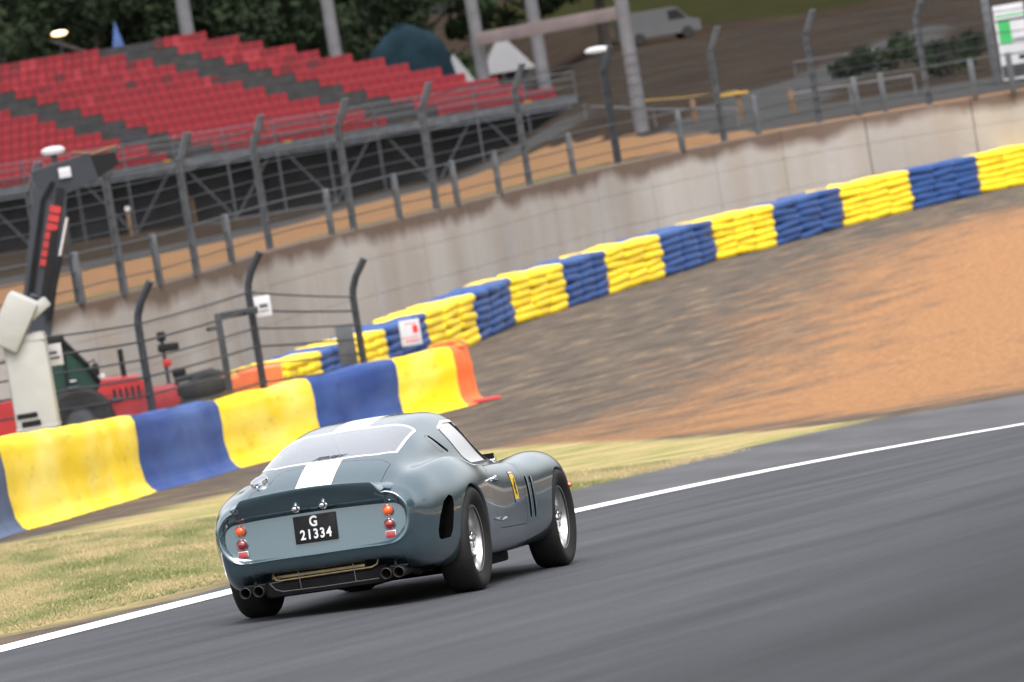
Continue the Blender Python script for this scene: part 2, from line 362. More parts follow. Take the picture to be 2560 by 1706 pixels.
M['blade'] = blade_mat()
grass_stuff('grass', [p for p in GRASS if p[1] < 75], 52000, .015, .04, 'short dry grass growing on the verge beside the track')

# ================================================================== THE CAR
def cubic(xs, ys):
    """natural cubic spline"""
    xs = np.array(xs, float); ys = np.array(ys, float); n = len(xs); h = np.diff(xs)
    A = np.zeros((n, n)); b = np.zeros(ys.shape); A[0, 0] = A[-1, -1] = 1
    for i in range(1, n - 1):
        A[i, i - 1] = h[i - 1]; A[i, i] = 2 * (h[i - 1] + h[i]); A[i, i + 1] = h[i]
        b[i] = 6 * ((ys[i + 1] - ys[i]) / h[i] - (ys[i] - ys[i - 1]) / h[i - 1])
    m = np.linalg.solve(A, b.reshape(n, -1)).reshape(b.shape)
    def f(x):
        x = np.atleast_1d(x); i = np.clip(np.searchsorted(xs, x) - 1, 0, n - 2)
        sh = (slice(None),) + (None,) * (ys.ndim - 1)
        a = ((xs[i + 1] - x) / h[i])[sh]; c = ((x - xs[i]) / h[i])[sh]; hh = (h[i] ** 2)[sh] / 6
        return a * ys[i] + c * ys[i + 1] + ((a ** 3 - a) * m[i] + (c ** 3 - c) * m[i + 1]) * hh
    return f
# half sections from bottom centre to top centre, x measured from the rear axle
low = lambda a, b, c, zs=.19, zb=.16: [(0, zb), (.5, zb), (a, zs), (b, .30), (c, .48)]
SEC = [
 (-.98, [(0,.374),(.38,.374),(.525,.384),(.592,.442),(.612,.53),(.606,.60),(.57,.655),(.52,.69),(.46,.705),(.40,.714),(.33,.721),(.24,.727),(.12,.731),(0,.732)]),
 (-.95, [(0,.322),(.40,.322),(.552,.337),(.610,.43),(.629,.53),(.623,.605),(.585,.67),(.53,.703),(.465,.717),(.40,.725),(.33,.732),(.24,.738),(.12,.743),(0,.745)]),
 (-.87, [(0,.285),(.42,.28),(.58,.27),(.635,.38),(.655,.52),(.645,.62),(.603,.692),(.545,.728),(.485,.742),(.42,.752),(.35,.762),(.26,.770),(.13,.776),(0,.778)]),
 (-.75, [(0,.24),(.45,.23),(.61,.235),(.668,.34),(.692,.50),(.682,.62),(.638,.715),(.572,.760),(.515,.778),(.45,.798),(.38,.812),(.28,.822),(.15,.829),(0,.832)]),
 (-.5, [(0,.19),(.5,.19),(.65,.20),(.712,.30),(.735,.48),(.725,.63),(.675,.745),(.60,.803),(.53,.815),(.475,.855),(.42,.888),(.32,.908),(.17,.919),(0,.922)]),
 (-.25, low(.68,.752,.772,.19,.17) + [(.762,.65),(.70,.77),(.61,.830),(.54,.823),(.495,.875),(.445,.935),(.35,.975),(.19,.991),(0,.995)]),
 (0, low(.70,.772,.788) + [(.778,.66),(.712,.785),(.615,.843),(.55,.828),(.51,.895),(.46,.975),(.37,1.028),(.20,1.047),(0,1.052)]),
 (.3, low(.70,.765,.782) + [(.77,.65),(.708,.765),(.62,.820),(.565,.812),(.52,.90),(.465,1.005),(.37,1.08),(.20,1.10),(0,1.105)]),
 (.6, low(.69,.745,.757) + [(.742,.64),(.695,.730),(.63,.772),(.59,.785),(.535,.90),(.47,1.025),(.375,1.11),(.20,1.132),(0,1.137)]),
 (.9, low(.69,.738,.745) + [(.728,.63),(.69,.715),(.635,.748),(.60,.765),(.54,.895),(.468,1.03),(.375,1.113),(.20,1.138),(0,1.143)]),
 (1.08, low(.69,.738,.745) + [(.728,.63),(.692,.71),(.64,.742),(.602,.76),(.54,.88),(.468,1.005),(.375,1.085),(.20,1.112),(0,1.118)]),
 (1.25, low(.69,.738,.748) + [(.732,.63),(.694,.71),(.64,.738),(.60,.755),(.54,.835),(.465,.925),(.375,.985),(.20,1.012),(0,1.02)]),
 (1.42, low(.69,.742,.755) + [(.739,.63),(.695,.71),(.635,.737),(.59,.75),(.53,.79),(.455,.84),(.37,.885),(.20,.915),(0,.925)]),
 (1.53, low(.69,.748,.762) + [(.747,.63),(.699,.715),(.63,.738),(.57,.745),(.51,.77),(.44,.80),(.35,.83),(.19,.852),(0,.862)]),
 (1.75, low(.69,.758,.772) + [(.757,.63),(.703,.72),(.62,.748),(.53,.742),(.46,.755),(.39,.778),(.30,.808),(.16,.832),(0,.84)]),
 (2.1, low(.69,.768,.782) + [(.768,.64),(.706,.735),(.61,.767),(.51,.745),(.43,.733),(.36,.745),(.28,.77),(.15,.79),(0,.795)]),
 (2.4, low(.69,.768,.785) + [(.772,.63),(.706,.73),(.60,.768),(.51,.745),(.43,.718),(.36,.715),(.28,.728),(.15,.742),(0,.745)]),
 (2.7, low(.67,.748,.765) + [(.748,.60),(.687,.69),(.59,.732),(.51,.71),(.43,.68),(.36,.668),(.28,.668),(.15,.673),(0,.675)]),
 (2.95, [(0,.17),(.45,.17),(.60,.20),(.672,.30),(.69,.42),(.672,.54),(.625,.61),(.55,.65),(.49,.635),(.42,.61),(.35,.595),(.27,.59),(.14,.59),(0,.59)]),
 (3.15, [(0,.19),(.36,.19),(.49,.23),(.55,.29),(.565,.38),(.555,.45),(.52,.495),(.47,.525),(.42,.52),(.37,.51),(.31,.50),(.24,.495),(.12,.49),(0,.49)]),
 (3.28, [(0,.26),(.22,.26),(.32,.27),(.35,.29),(.36,.32),(.355,.34),(.34,.355),(.32,.37),(.29,.375),(.26,.38),(.22,.38),(.16,.38),(.08,.38),(0,.38)]),
]
ts = np.array([s_[0] for s_ in SEC]); tab = np.array([s_[1] for s_ in SEC])
along = cubic(ts, tab)
xt = np.concatenate([np.linspace(-.98, -.80, 19), np.linspace(-.785, 1.6, 160), np.linspace(1.62, 3.28, 90)])
ctrl = along(xt)                                     # (nx,14,2)
NV = 84; rings = []
for pts in ctrl:
    full = np.concatenate([pts[1:3][::-1] * [-1, 1], pts, pts[-3:-1][::-1] * [-1, 1]])   # mirror both ends for smoothness
    dd = np.sqrt(np.linalg.norm(np.diff(full, axis=0), axis=1) + 1e-6); u = np.concatenate([[0], np.cumsum(dd)])
    f = cubic(u, full); q = f(np.linspace(u[2], u[15], NV)); q[0, 0] = q[-1, 0] = 0
    rings.append(q)
rings = np.array(rings)                              # (nx,NV,2), y >= 0 half
nx = len(xt)
ringx = np.repeat(xt[:, None], NV, 1)
half = np.stack([ringx, rings[..., 0], rings[..., 1]], -1)
mir = half[:, 1:-1][:, ::-1] * [1, -1, 1]
loop = np.concatenate([half, mir], 1); NL = loop.shape[1]
V = loop.reshape(-1, 3)
I, J = np.meshgrid(np.arange(nx - 1), np.arange(NL), indexing='ij'); J2 = (J + 1) % NL
a, b_, c_, d_ = I * NL + J, (I + 1) * NL + J, (I + 1) * NL + J2, I * NL + J2
T = np.concatenate([np.stack([a, b_, c_], -1).reshape(-1, 3), np.stack([a, c_, d_], -1).reshape(-1, 3)])
nose = np.arange(NL) + (nx - 1) * NL; V = np.concatenate([V, [[3.30, 0, .32]]]); nc = len(V) - 1
T = np.concatenate([T, np.stack([nose, np.full(NL, nc), np.roll(nose, -1)], -1)])
fn = np.cross(V[T[:, 1]] - V[T[:, 0]], V[T[:, 2]] - V[T[:, 0]])
N = np.zeros_like(V)
for k in range(3): np.add.at(N, T[:, k], fn)
N /= np.linalg.norm(N, axis=1)[:, None] + 1e-12
if (N[:, 2] * (V[:, 2] - .5)).sum() < 0: N = -N; T = T[:, ::-1]

class Surf:
    def __init__(s, V, N, T): s.V, s.N, s.T = V, N, T
def split(T, f):
    """cut triangles T of the global skin where field f(V) changes sign; returns (inside f<0, outside)"""
    global V, N
    val = f(V); val = np.where(np.abs(val) < 1e-9, 1e-9, val)
    sg = val[T] < 0; cnt = sg.sum(1)
    ins = [T[cnt == 3]]; out = [T[cnt == 0]]
    new = {}; nv = []; nn = []; base = len(V)
    def mid(i, j):
        key = (i, j) if i < j else (j, i)
        if key not in new:
            t = val[key[0]] / (val[key[0]] - val[key[1]])
            p = V[key[0]] * (1 - t) + V[key[1]] * t; n = N[key[0]] * (1 - t) + N[key[1]] * t
            new[key] = base + len(nv); nv.append(p); nn.append(n / np.linalg.norm(n))
        return new[key]
    ti, to = [], []
    for tri, s3, c in zip(T[(cnt == 1) | (cnt == 2)], sg[(cnt == 1) | (cnt == 2)], cnt[(cnt == 1) | (cnt == 2)]):
        lone = int(np.where(s3 if c == 1 else ~s3)[0][0])
        p, q, r = tri[lone], tri[(lone + 1) % 3], tri[(lone + 2) % 3]
        m1, m2 = mid(p, q), mid(p, r)
        (ti if c == 1 else to).append((p, m1, m2)); (to if c == 1 else ti).extend([(m1, q, r), (m1, r, m2)])
    if nv: V = np.concatenate([V, nv]); N = np.concatenate([N, nn])
    A = np.array(ti, int).reshape(-1, 3); B = np.array(to, int).reshape(-1, 3)
    return np.concatenate(ins + [A]), np.concatenate(out + [B])
def sub(T, mask_fn):
    m = mask_fn(V[T].mean(1)); return T[m], T[~m]
def sdpoly(p, q, poly, r=0.):
    """signed distance to polygon, corners rounded by r"""
    poly = np.array(poly, float)
    if r:                                         # shrink towards inside then offset
        n = len(poly); ar = .5 * sum(poly[i][0] * poly[(i + 1) % n][1] - poly[(i + 1) % n][0] * poly[i][1] for i in range(n))
        s_ = 1 if ar > 0 else -1; sh = []
        for i in range(n):
            e1 = poly[i] - poly[i - 1]; e2 = poly[(i + 1) % n] - poly[i]
            n1 = np.array([-e1[1], e1[0]]) / np.linalg.norm(e1) * s_; n2 = np.array([-e2[1], e2[0]]) / np.linalg.norm(e2) * s_
            sh.append(poly[i] + (n1 + n2) * r / (1 + n1 @ n2))
        poly = np.array(sh)
    d = np.full(p.shape, 1e9); ins = np.zeros(p.shape, bool); n = len(poly)
    for i in range(n):
        a0, b0 = poly[i], poly[(i + 1) % n]; e = b0 - a0; wx, wy = p - a0[0], q - a0[1]
        t = np.clip((wx * e[0] + wy * e[1]) / (e @ e), 0, 1)
        d = np.minimum(d, np.hypot(wx - e[0] * t, wy - e[1] * t))
        cr = ((a0[1] <= q) != (b0[1] <= q)) & (p < (b0[0] - a0[0]) * (q - a0[1]) / (b0[1] - a0[1] + 1e-15) + a0[0]); ins ^= cr
    return np.where(ins, -d, d) - r
def skin(name, T, mat, parent, lift=0., solid=0.):
    """make a mesh part out of skin triangles with the skin's own smooth normals"""
    idx, inv = np.unique(T, return_inverse=True); inv = inv.reshape(-1, 3)
    P, Q = V[idx] + N[idx] * lift, N[idx]
    F = [tuple(t) for t in inv]; PN = [tuple(n_) for n_ in Q]; P = [tuple(p) for p in P]
    if solid:                                    # turned-in edge all round so that the panel has thickness
        ed = {}
        for t in F:
            for k in range(3):
                e = (t[k], t[(k + 1) % 3]); key = tuple(sorted(e)); ed.setdefault(key, []).append(e)
        for key, l in ed.items():
            if len(l) == 1:
                i, j = l[0]; n0 = len(P)
                if abs(P[i][1]) < 1e-4 and abs(P[j][1]) < 1e-4: continue
                P += [P[i], P[j], tuple(np.array(P[j]) - np.array(PN[j]) * solid), tuple(np.array(P[i]) - np.array(PN[i]) * solid)]
                g = np.cross(np.array(P[j]) - np.array(P[i]), np.array(PN[i])); g = g / (np.linalg.norm(g) + 1e-12)
                PN += [tuple(g)] * 4; F += [(n0, n0 + 3, n0 + 2, n0 + 1)]
    me = bpy.data.meshes.new(name); me.from_pydata(P, [], F); me.update()
    for p in me.polygons: p.use_smooth = True
    me.normals_split_custom_set_from_vertices(PN)
    me.materials.append(M[mat]); o = bpy.data.objects.new(name, me); return link(o, parent)

car = thing('race_car', 'blue grey fastback race car with white centre stripe and black plate driving on the track', 'race car')
car.matrix_world = CARM
BODY = []
def part(o): BODY.append(o); return o
side = lambda sg: (lambda c: (c[:, 1] * sg > .42))

# wheel arches
WR, WF = (0., .305, .352), (2.4, .30, .342)
for (wx_, wz_, wr_) in (WR, WF):
    cand, rest = sub(T, lambda c: (np.abs(c[:, 1]) > .40) & (np.hypot(c[:, 0] - wx_, c[:, 2] - wz_) < .5))
    gone, keep = split(cand, lambda P: np.hypot(P[:, 0] - wx_, P[:, 2] - wz_) - wr_)
    T = np.concatenate([rest, keep])
body_T = T
def carve(poly, r, planes, cond):
    """take a patch out of the body: planes = the two axes the outline is drawn in"""
    global body_T
    A, Bx = planes
    cand, rest = sub(body_T, cond)
    ins, out = split(cand, lambda P: sdpoly(P[:, A], P[:, Bx], poly, r))
    body_T = np.concatenate([rest, out]); return ins
def ring(Tin, poly, r, planes, wdt):
    """split a patch into inner part and a border strip of width wdt"""
    A, Bx = planes
    return split(Tin, lambda P: sdpoly(P[:, A], P[:, Bx], poly, r) + wdt)

# rear window
RW = [(.205, 0), (.205, .30), (.185, .435), (-.40, .437), (-.475, .33), (-.505, 0), (-.475, -.33), (-.40, -.437), (.185, -.435), (.205, -.30)]
rw = carve(RW, .05, (0, 1), lambda c: (c[:, 2] > .84) & (c[:, 0] < .5))
rw_in, rw_trim = ring(rw, RW, .05, (0, 1), .013)
part(skin('rear_window', rw_in, 'rear_glass', car, -.002)); part(skin('window_trim', rw_trim, 'white_paint', car, .003, .008))['label'] = 'white rear window surround'
# windscreen
WS = [(-.30, 1.10), (.30, 1.10), (.405, 1.055), (.53, .80), (.42, .825), (.22, .862), (0, .873), (-.22, .862), (-.42, .825), (-.53, .80), (-.405, 1.055)]
ws = carve(WS, .03, (1, 2), lambda c: (c[:, 0] > 1.085) & (c[:, 0] < 1.6) & (c[:, 2] > .75))
ws_in, ws_trim = ring(ws, WS, .03, (1, 2), .014)
part(skin('windscreen', ws_in, 'wind_glass', car, -.002)); part(skin('windscreen_trim', ws_trim, 'chrome', car, .003, .006))
# side windows, doors, slots, vents on both sides
SW = [(.535, 1.02), (.75, 1.06), (1.075, 1.055), (1.42, .752), (.80, .752), (.70, .80)]
DOOR = [(.72, .33), (1.46, .318), (1.48, .70), (1.44, .735), (.80, .739), (.69, .69), (.665, .50)]
VENT = [(-.635, .348), (-.50, .352), (-.465, .39), (-.40, .56), (-.405, .60), (-.45, .612), (-.56, .575), (-.65, .49), (-.685, .41), (-.67, .36)]
CSLOT = [(.235, .975), (.275, .985), (.50, .865), (.46, .857)]
CPAN = [(.13, .985), (.235, .985), (.44, .865), (.33, .865)]
SLOTS = [[(1.525, .352), (1.565, .352), (1.565, .622), (1.525, .622)], [(1.625, .350), (1.665, .350), (1.665, .618), (1.625, .618)]]
XZ = (0, 2)
def recess(name, Tin, depth, parent, mat='void', wallmat='paint'):
    """sink a patch into the body with visible side walls"""
    idx, inv = np.unique(Tin, return_inverse=True); inv = inv.reshape(-1, 3)
    P = V[idx]; D = P.copy(); D[:, 1] -= np.sign(P[:, 1]) * depth
    mb = MB(); mb.add(D, [tuple(t) for t in inv])
    ed = {}
    for t in inv:
        for k in range(3): ed.setdefault(tuple(sorted((t[k], t[(k + 1) % 3]))), []).append((t[k], t[(k + 1) % 3]))
    for l in ed.values():
        if len(l) == 1: i, j = l[0]; mb.add([P[i], P[j], D[j], D[i]], [(0, 1, 2, 3)])
    return mb.build(name, mat, parent, smooth_=False)
for sg in (-1, 1):
    sd_ = side(sg)
    sw = carve(SW, .03, XZ, lambda c: sd_(c) & (c[:, 2] > .72) & (c[:, 0] > .4))
    sw_in, sw_trim = ring(sw, SW, .03, XZ, .016)
    # front of the window: black pillar, widened to stand for the dark cabin behind
    pil, gl = split(sw_in, lambda P: (.90 - (P[:, 2] - 1.06) * 1.06) - P[:, 0])
    part(skin('side_window', gl, 'side_glass', car, -.003)); part(skin('pillar_with_dark_gap', pil, 'matt_black', car, -.004))
    tr_top, tr_low = split(sw_trim, lambda P: 1.012 - P[:, 2])
    part(skin('window_trim', tr_top, 'white_paint', car, .003, .006)); part(skin('window_seal', tr_low, 'black_trim', car, .001, .005))
    dr = carve(DOOR, .05, XZ, lambda c: sd_(c) & (c[:, 2] > .25) & (c[:, 2] < .78) & (c[:, 1] * sg > .60))
    dr_in, dr_gap = ring(dr, DOOR, .05, XZ, .0035)
    door = part(skin('door', dr_in, 'paint', car, 0., .012)); part(skin('panel_gap', dr_gap, 'void', car, -.010))
    vt = carve(VENT, .012, XZ, lambda c: sd_(c) & (c[:, 0] < -.3) & (c[:, 2] < .68)); part(recess('air_outlet', vt, .05, car))
    cp_ = carve(CPAN, .02, XZ, lambda c: sd_(c) & (c[:, 2] > .8) & (c[:, 0] < .6) & (c[:, 0] > 0)); cpi, cpg = ring(cp_, CPAN, .02, XZ, .003)
    part(skin('quarter_panel_flap', cpi, 'paint', car, 0, .008)); part(skin('panel_gap', cpg, 'void', car, -.006))
    cs = carve(CSLOT, .008, XZ, lambda c: sd_(c) & (c[:, 2] > .8) & (c[:, 0] < .7) & (c[:, 0] > 0)); part(recess('vent_slot', cs, .03, car))
    for S in SLOTS:
        st = carve(S, .015, XZ, lambda c: sd_(c) & (c[:, 0] > 1.4) & (c[:, 0] < 1.8) & (c[:, 2] < .68)); part(recess('wing_slot', st, .035, car))
        # raised lip behind each slot
        mb = MB(); xr = S[1][0]
        def yat(x, z): return along(x)[0], z
        pts = []
        for k in range(9):
            z = S[0][1] + (S[2][1] - S[0][1]) * (k / 8)
            m_ = (np.abs(V[:, 0] - xr) < .02) & (np.abs(V[:, 2] - z) < .025) & (V[:, 1] * sg > .5)
            pts.append((xr + .008, (V[m_][:, 1].mean() if m_.any() else sg * .76) + sg * .002, z))
        part(mb.tube(pts, .007, 6).build('slot_lip', 'paint', car))
    # chrome door handle and lower hinge
    yy = lambda x, z: sg * float(np.abs(V[(np.abs(V[:, 0] - x) < .03) & (np.abs(V[:, 2] - z) < .03) & (V[:, 1] * sg > .5)][:, 1]).mean())
    y0 = yy(.74, .655)
    mb = MB(); mb.tube([(.69, y0 + sg * .004, .648), (.70, y0 + sg * .022, .651), (.74, y0 + sg * .026, .656), (.785, y0 + sg * .024, .660), (.81, y0 + sg * .012, .662)], [.008, .010, .012, .010, .006], 8)
    mb.lathe([(0, .03), (.013, .028), (.016, .012), (.016, 0)], 12, 'Y', (.79, y0 - (.03 if sg < 0 else 0), .640))
    hd = mb.build('door_handle', 'chrome', door)
    y1 = yy(.80, .385)
    mb = MB(); mb.tube([(.755, y1 + sg * .008, .379), (.79, y1 + sg * .026, .386), (.83, y1 + sg * .020, .388), (.85, y1 + sg * .006, .386)], [.005, .013, .012, .006], 8)
    part(mb.build('jacking_point', 'chrome', car))
    # sticker: yellow with blue ends and a small rearing figure
    def patch(x0, x1, z0, z1, nme, mt, out, par=None, n=6):
        mb = MB()
        def g(a_, b2):
            x, z = x0 + (x1 - x0) * a_, z0 + (z1 - z0) * b2
            return (x, yy(x, z) + sg * out, z)
        mb.grid(g, 4, n); o = mb.build(nme, mt, par if par else car, fixn=False)
        return o if par else part(o)
    stk = patch(1.215, 1.305, .485, .655, 'yellow_sticker', 'yellow_st', .004, n=8)
    patch(1.215, 1.305, .468, .487, 'sticker_band', 'blue_st', .0045, stk, 2); patch(1.215, 1.305, .653, .661, 'sticker_band', 'blue_st', .0045, stk, 2)
    patch(1.215, 1.305, .661, .668, 'sticker_band', 'white_paint', .0045, stk, 2); patch(1.215, 1.305, .668, .675, 'sticker_band', 'red_st', .0045, stk, 2)
    HORSE = [(0, -.055), (.010, -.050), (.006, -.030), (.014, -.012), (.010, .006), (.022, .012), (.030, .026), (.024, .030), (.016, .022), (.012, .030), (.014, .044), (.022, .050), (.016, .058), (.004, .054), (-.003, .040), (-.010, .018), (-.018, .004), (-.026, .020), (-.032, .010), (-.024, -.010), (-.014, -.016), (-.020, -.034), (-.012, -.048), (-.004, -.040), (-.002, -.048)]
    mb = MB(); mb.prism(HORSE, 0, .002, lambda p, q, h: (1.26 + p * .85, yy(1.26, .57) - (q * .35 if False else 0) + sg * (.006 + h) + sg * (-.12 * q), .57 + q)); mb.build('sticker_emblem', 'black_trim', stk)
# boot lid with gap
BL = [(-.555, -.34), (-.535, 0), (-.555, .34), (-.60, .44), (-.70, .41), (-.905, .45), (-.915, 0), (-.905, -.45), (-.70, -.47), (-.60, -.44)]
BL = [(-.54, 0), (-.555, .25), (-.60, .29), (-.72, .31), (-.78, .41), (-.895, .44), (-.90, 0), (-.895, -.43), (-.61, -.445), (-.555, -.38)]
bl = carve(BL, .025, (0, 1), lambda c: (c[:, 2] > .66) & (c[:, 0] < -.45) & (c[:, 0] > -.96))
bl_in, bl_gap = ring(bl, BL, .025, (0, 1), .003)
part(skin('panel_gap', bl_gap, 'void', car, -.008))
st1, bl_in = split(bl_in, lambda P: np.abs(P[:, 1]) - .115)
boot = part(skin('boot_lid', bl_in, 'paint', car, 0, .01)); skin('white_stripe', st1, 'white_paint', boot, .0005)
# stripe on deck, roof and bonnet
cand, rest = sub(body_T, lambda c: (np.abs(c[:, 1]) < .2) & (c[:, 2] > .55) & (c[:, 0] > -.97) & (c[:, 0] < 3.1))
st2, out = split(cand, lambda P: np.abs(P[:, 1]) - .115); body_T = np.concatenate([rest, out])
for xa, xb in ((-2, -.7), (-.7, -.2), (-.2, 1.3), (1.3, 4)):
    pc, _ = sub(st2, lambda c: (c[:, 0] > xa) & (c[:, 0] <= xb))
    if len(pc): part(skin('white_stripe', pc, 'white_paint', car, .0005))
# clip the underside away from the shell: floor is its own part
fl, body_T = sub(body_T, lambda c: (c[:, 2] < .205) & (np.abs(c[:, 1]) < .62))
part(skin('underbody', fl, 'under', car))
body = part(skin('body_shell', body_T, 'paint', car))
# turned-in arch lips
for (wx_, wz_, wr_) in (WR, WF):
    for sg in (-1, 1):
        m_ = (np.abs(np.hypot(V[:, 0] - wx_, V[:, 2] - wz_) - wr_) < 1e-4) & (V[:, 1] * sg > .4)
        P = V[m_]; ang = np.arctan2(P[:, 2] - wz_, P[:, 0] - wx_); P = P[np.argsort(ang)]; P = P[P[:, 2] > .20]
        mb = MB(); n = len(P); L = []
        for dy, dr in ((0, 0), (.004, -.006), (.012, -.009), (.05, -.007), (.30, -.004)):
            for p in P:
                k = (wr_ + dr) / wr_; L.append((wx_ + (p[0] - wx_) * k, p[1] - sg * dy, wz_ + (p[2] - wz_) * k))
        mb.add(L, [(r * n + i, r * n + i + 1, (r + 1) * n + i + 1, (r + 1) * n + i) for r in range(4) for i in range(n - 1)])
        part(mb.build('wheel_arch_lip', 'paint', car))
        # dark inner wheel well
        mb = MB(); mb.lathe([(wr_ - .004, .52), (wr_ + .03, .50), (wr_ + .03, .22), (.10, .20)], 40, 'Y', (wx_, 0 if sg > 0 else 0, wz_))
        for i, p in enumerate(mb.v): mb.v[i] = (p[0], abs(p[1]) * sg, max(p[2], .17))
        part(mb.build('wheel_well', 'under', car, smooth_=False))

# ---- tail: rim, inner wall and recessed panel
rim = loop[0]; cz0 = .53
PANEL = cubic(range(16), np.array([(-.38*0-.30,.388),(-.15,.388),(0,.388),(.20,.388),(.38,.389),(.50,.397),(.560,.447),(.576,.52),(.568,.575),(.53,.612),(.46,.622),(.36,.628),(.24,.632),(.12,.634),(0,.635),(-.12,.634)], float))
def half_resample(n):
    u = np.linspace(2, 14, 400); P = PANEL(u); d = np.concatenate([[0], np.cumsum(np.linalg.norm(np.diff(P, axis=0), axis=1))])
    t = np.linspace(0, d[-1], n); return np.stack([np.interp(t, d, P[:, 0]), np.interp(t, d, P[:, 1])], -1)
hp = half_resample(NV); hp[0, 0] = hp[-1, 0] = 0
pl = np.concatenate([hp, hp[1:-1][::-1] * [-1, 1]])
TILT = .07
px_ = lambda z: -.955 + (z - .40) * TILT
def ringpts(k, dx):   # k=0 outer rim, 1 panel edge
    out = []
    for r0, p0 in zip(rim, pl):
        y = r0[1] * (1 - k) + p0[0] * k; z = r0[2] * (1 - k) + p0[1] * k
        out.append((dx(k, z), y, z))
    return out
mb = MB(); L = []
prof = [(0, -.98), (.03, -.986), (.10, -.989), (.20, -.986), (.30, -.975)]
for k, xx in prof: L += ringpts(k, lambda k_, z: xx)
L += ringpts(.72, lambda k_, z: px_(z) - .006 if z < .62 else px_(z) - .03); L += ringpts(1., lambda k_, z: px_(z))
mb.add(L, [(r * NL + i, r * NL + (i + 1) % NL, (r + 1) * NL + (i + 1) % NL, (r + 1) * NL + i) for r in range(6) for i in range(NL)])
part(mb.build('tail_rim', 'paint', car))
mb = MB(); P = [(px_(z) + .001, y, z) for y, z in pl]; ctr = (px_(.51) + .001, 0, .51)
mb.add(P + [ctr], [(i, (i + 1) % NL, NL) for i in range(NL)]); tp = part(mb.build('tail_panel', 'paint', car))
# ---- spoiler: lip standing on the deck edge
def spo(u, v):
    y = -.475 + .95 * u; e = abs(y) / .475
    end = smooth(.86, 1., e)
    lip = .790 - .13 * y * y - .055 * end; k = 1 - .9 * end
    deck = float(cubic(ts, tab[:, 13, 1])(-.86)[0]) - .17 * y * y
    prof = [(-.845, deck + .004), (-.90, deck - .010 + .004), (-.985, (deck - .008) * .40 + lip * .60), (-1.062, lip), (-1.069, lip - .003), (-1.068, lip - .014), (-1.040, .742 - .22 * y * y), (-1.012, .70 - .13 * y * y), (-.988, .660 - .06 * y * y), (-.93, .630 - .05 * y * y)]
    s_ = v * (len(prof) - 1); i = min(int(s_), len(prof) - 2); t = s_ - i
    return (prof[i][0] * (1 - t) + prof[i + 1][0] * t, y, prof[i][1] * (1 - t) + prof[i + 1][1] * t)
mb = MB(); mb.grid(spo, 49, 19)
for sgn in (0, 1): mb.add([spo(sgn, k / 18) for k in range(19)] + [(-.93, spo(sgn, 0)[1], .69)], [(k, k + 1, 19) for k in range(18)])
part(mb.build('spoiler', 'paint', car))
# tabs at the spoiler ends
for sg in (-1, 1):
    mb = MB(); mb.rbox((-.915, sg * .485, .727), (.13, .06, .012), .005, Matrix.Rotation(R(-12) * 1, 3, 'Y') @ Matrix.Rotation(R(-14) * sg, 3, 'X')); part(mb.build('spoiler_tab', 'paint', car))
# chrome plate lamps under the spoiler
for y in (.09, -.085):
    mb = MB(); mb.lathe([(0, -.03), (.012, -.028), (.017, -.016), (.017, 0), (.026, .004), (.026, .012), (0, .012)], 16, 'X', (-1.0, y, .668))
    for k in range(3): mb.box((-.996, y + .02 * math.cos(k * 2.1), .668 + .02 * math.sin(k * 2.1)), (.006, .010, .010))
    part(mb.build('plate_lamp', 'chrome', car))
# number plate with characters
PT = Matrix.Rotation(-math.atan(TILT), 3, 'Y')
def onp(y, z, out): q = Vector((px_(z), y, z)); return q + Vector((-1, 0, TILT)).normalized() * out
mb = MB(); mb.rbox(onp(-.005, .533, .012), (.010, .268, .168), .003, Matrix.Rotation(math.atan(TILT), 3, 'Y')); npl = part(mb.build('number_plate', 'plate', car))
def text(body, size, loc, rotm, mat, parent, name, ext=.0015, shear=0., weight=0., narrow=1.):
    c = bpy.data.curves.new(name, 'FONT'); c.body = body; c.size = size; c.extrude = ext; c.align_x = 'CENTER'; c.align_y = 'CENTER'; c.shear = shear; c.offset = weight
    c.resolution_u = 4
    o = bpy.data.objects.new(name, c); COL.objects.link(o)
    dg = bpy.context.evaluated_depsgraph_get(); me = bpy.data.meshes.new_from_object(o.evaluated_get(dg)); bpy.data.objects.remove(o)
    me.materials.clear(); me.materials.append(M[mat]); me.name = name
    me.transform(Matrix.Translation(loc) @ rotm.to_4x4() @ Matrix.Diagonal((narrow, 1, 1, 1))); return link(bpy.data.objects.new(name, me), parent)
tx = Matrix(((0, -.2149, -.9766), (-1, 0, 0), (0, .9766, -.2149)))      # text x -> -y, text y -> up the panel
_c, _s = math.cos(math.atan(TILT)), math.sin(math.atan(TILT)); tx = Matrix(((0, _s, -_c), (-1, 0, 0), (0, _c, _s)))
def glyphs(word, size, yc, z, step, mat, parent, wt):
    n = len(word)
    for i, ch in enumerate(word):
        text(ch, size, onp(yc - (i - (n - 1) / 2) * step, z, .0182), tx, mat, parent, 'plate_character', weight=wt, narrow=.82)
glyphs('G', .088, .002, .574, .04, 'plate_letter', npl, .0022)
glyphs('21334', .082, -.006, .497, .0415, 'plate_letter', npl, .0022)
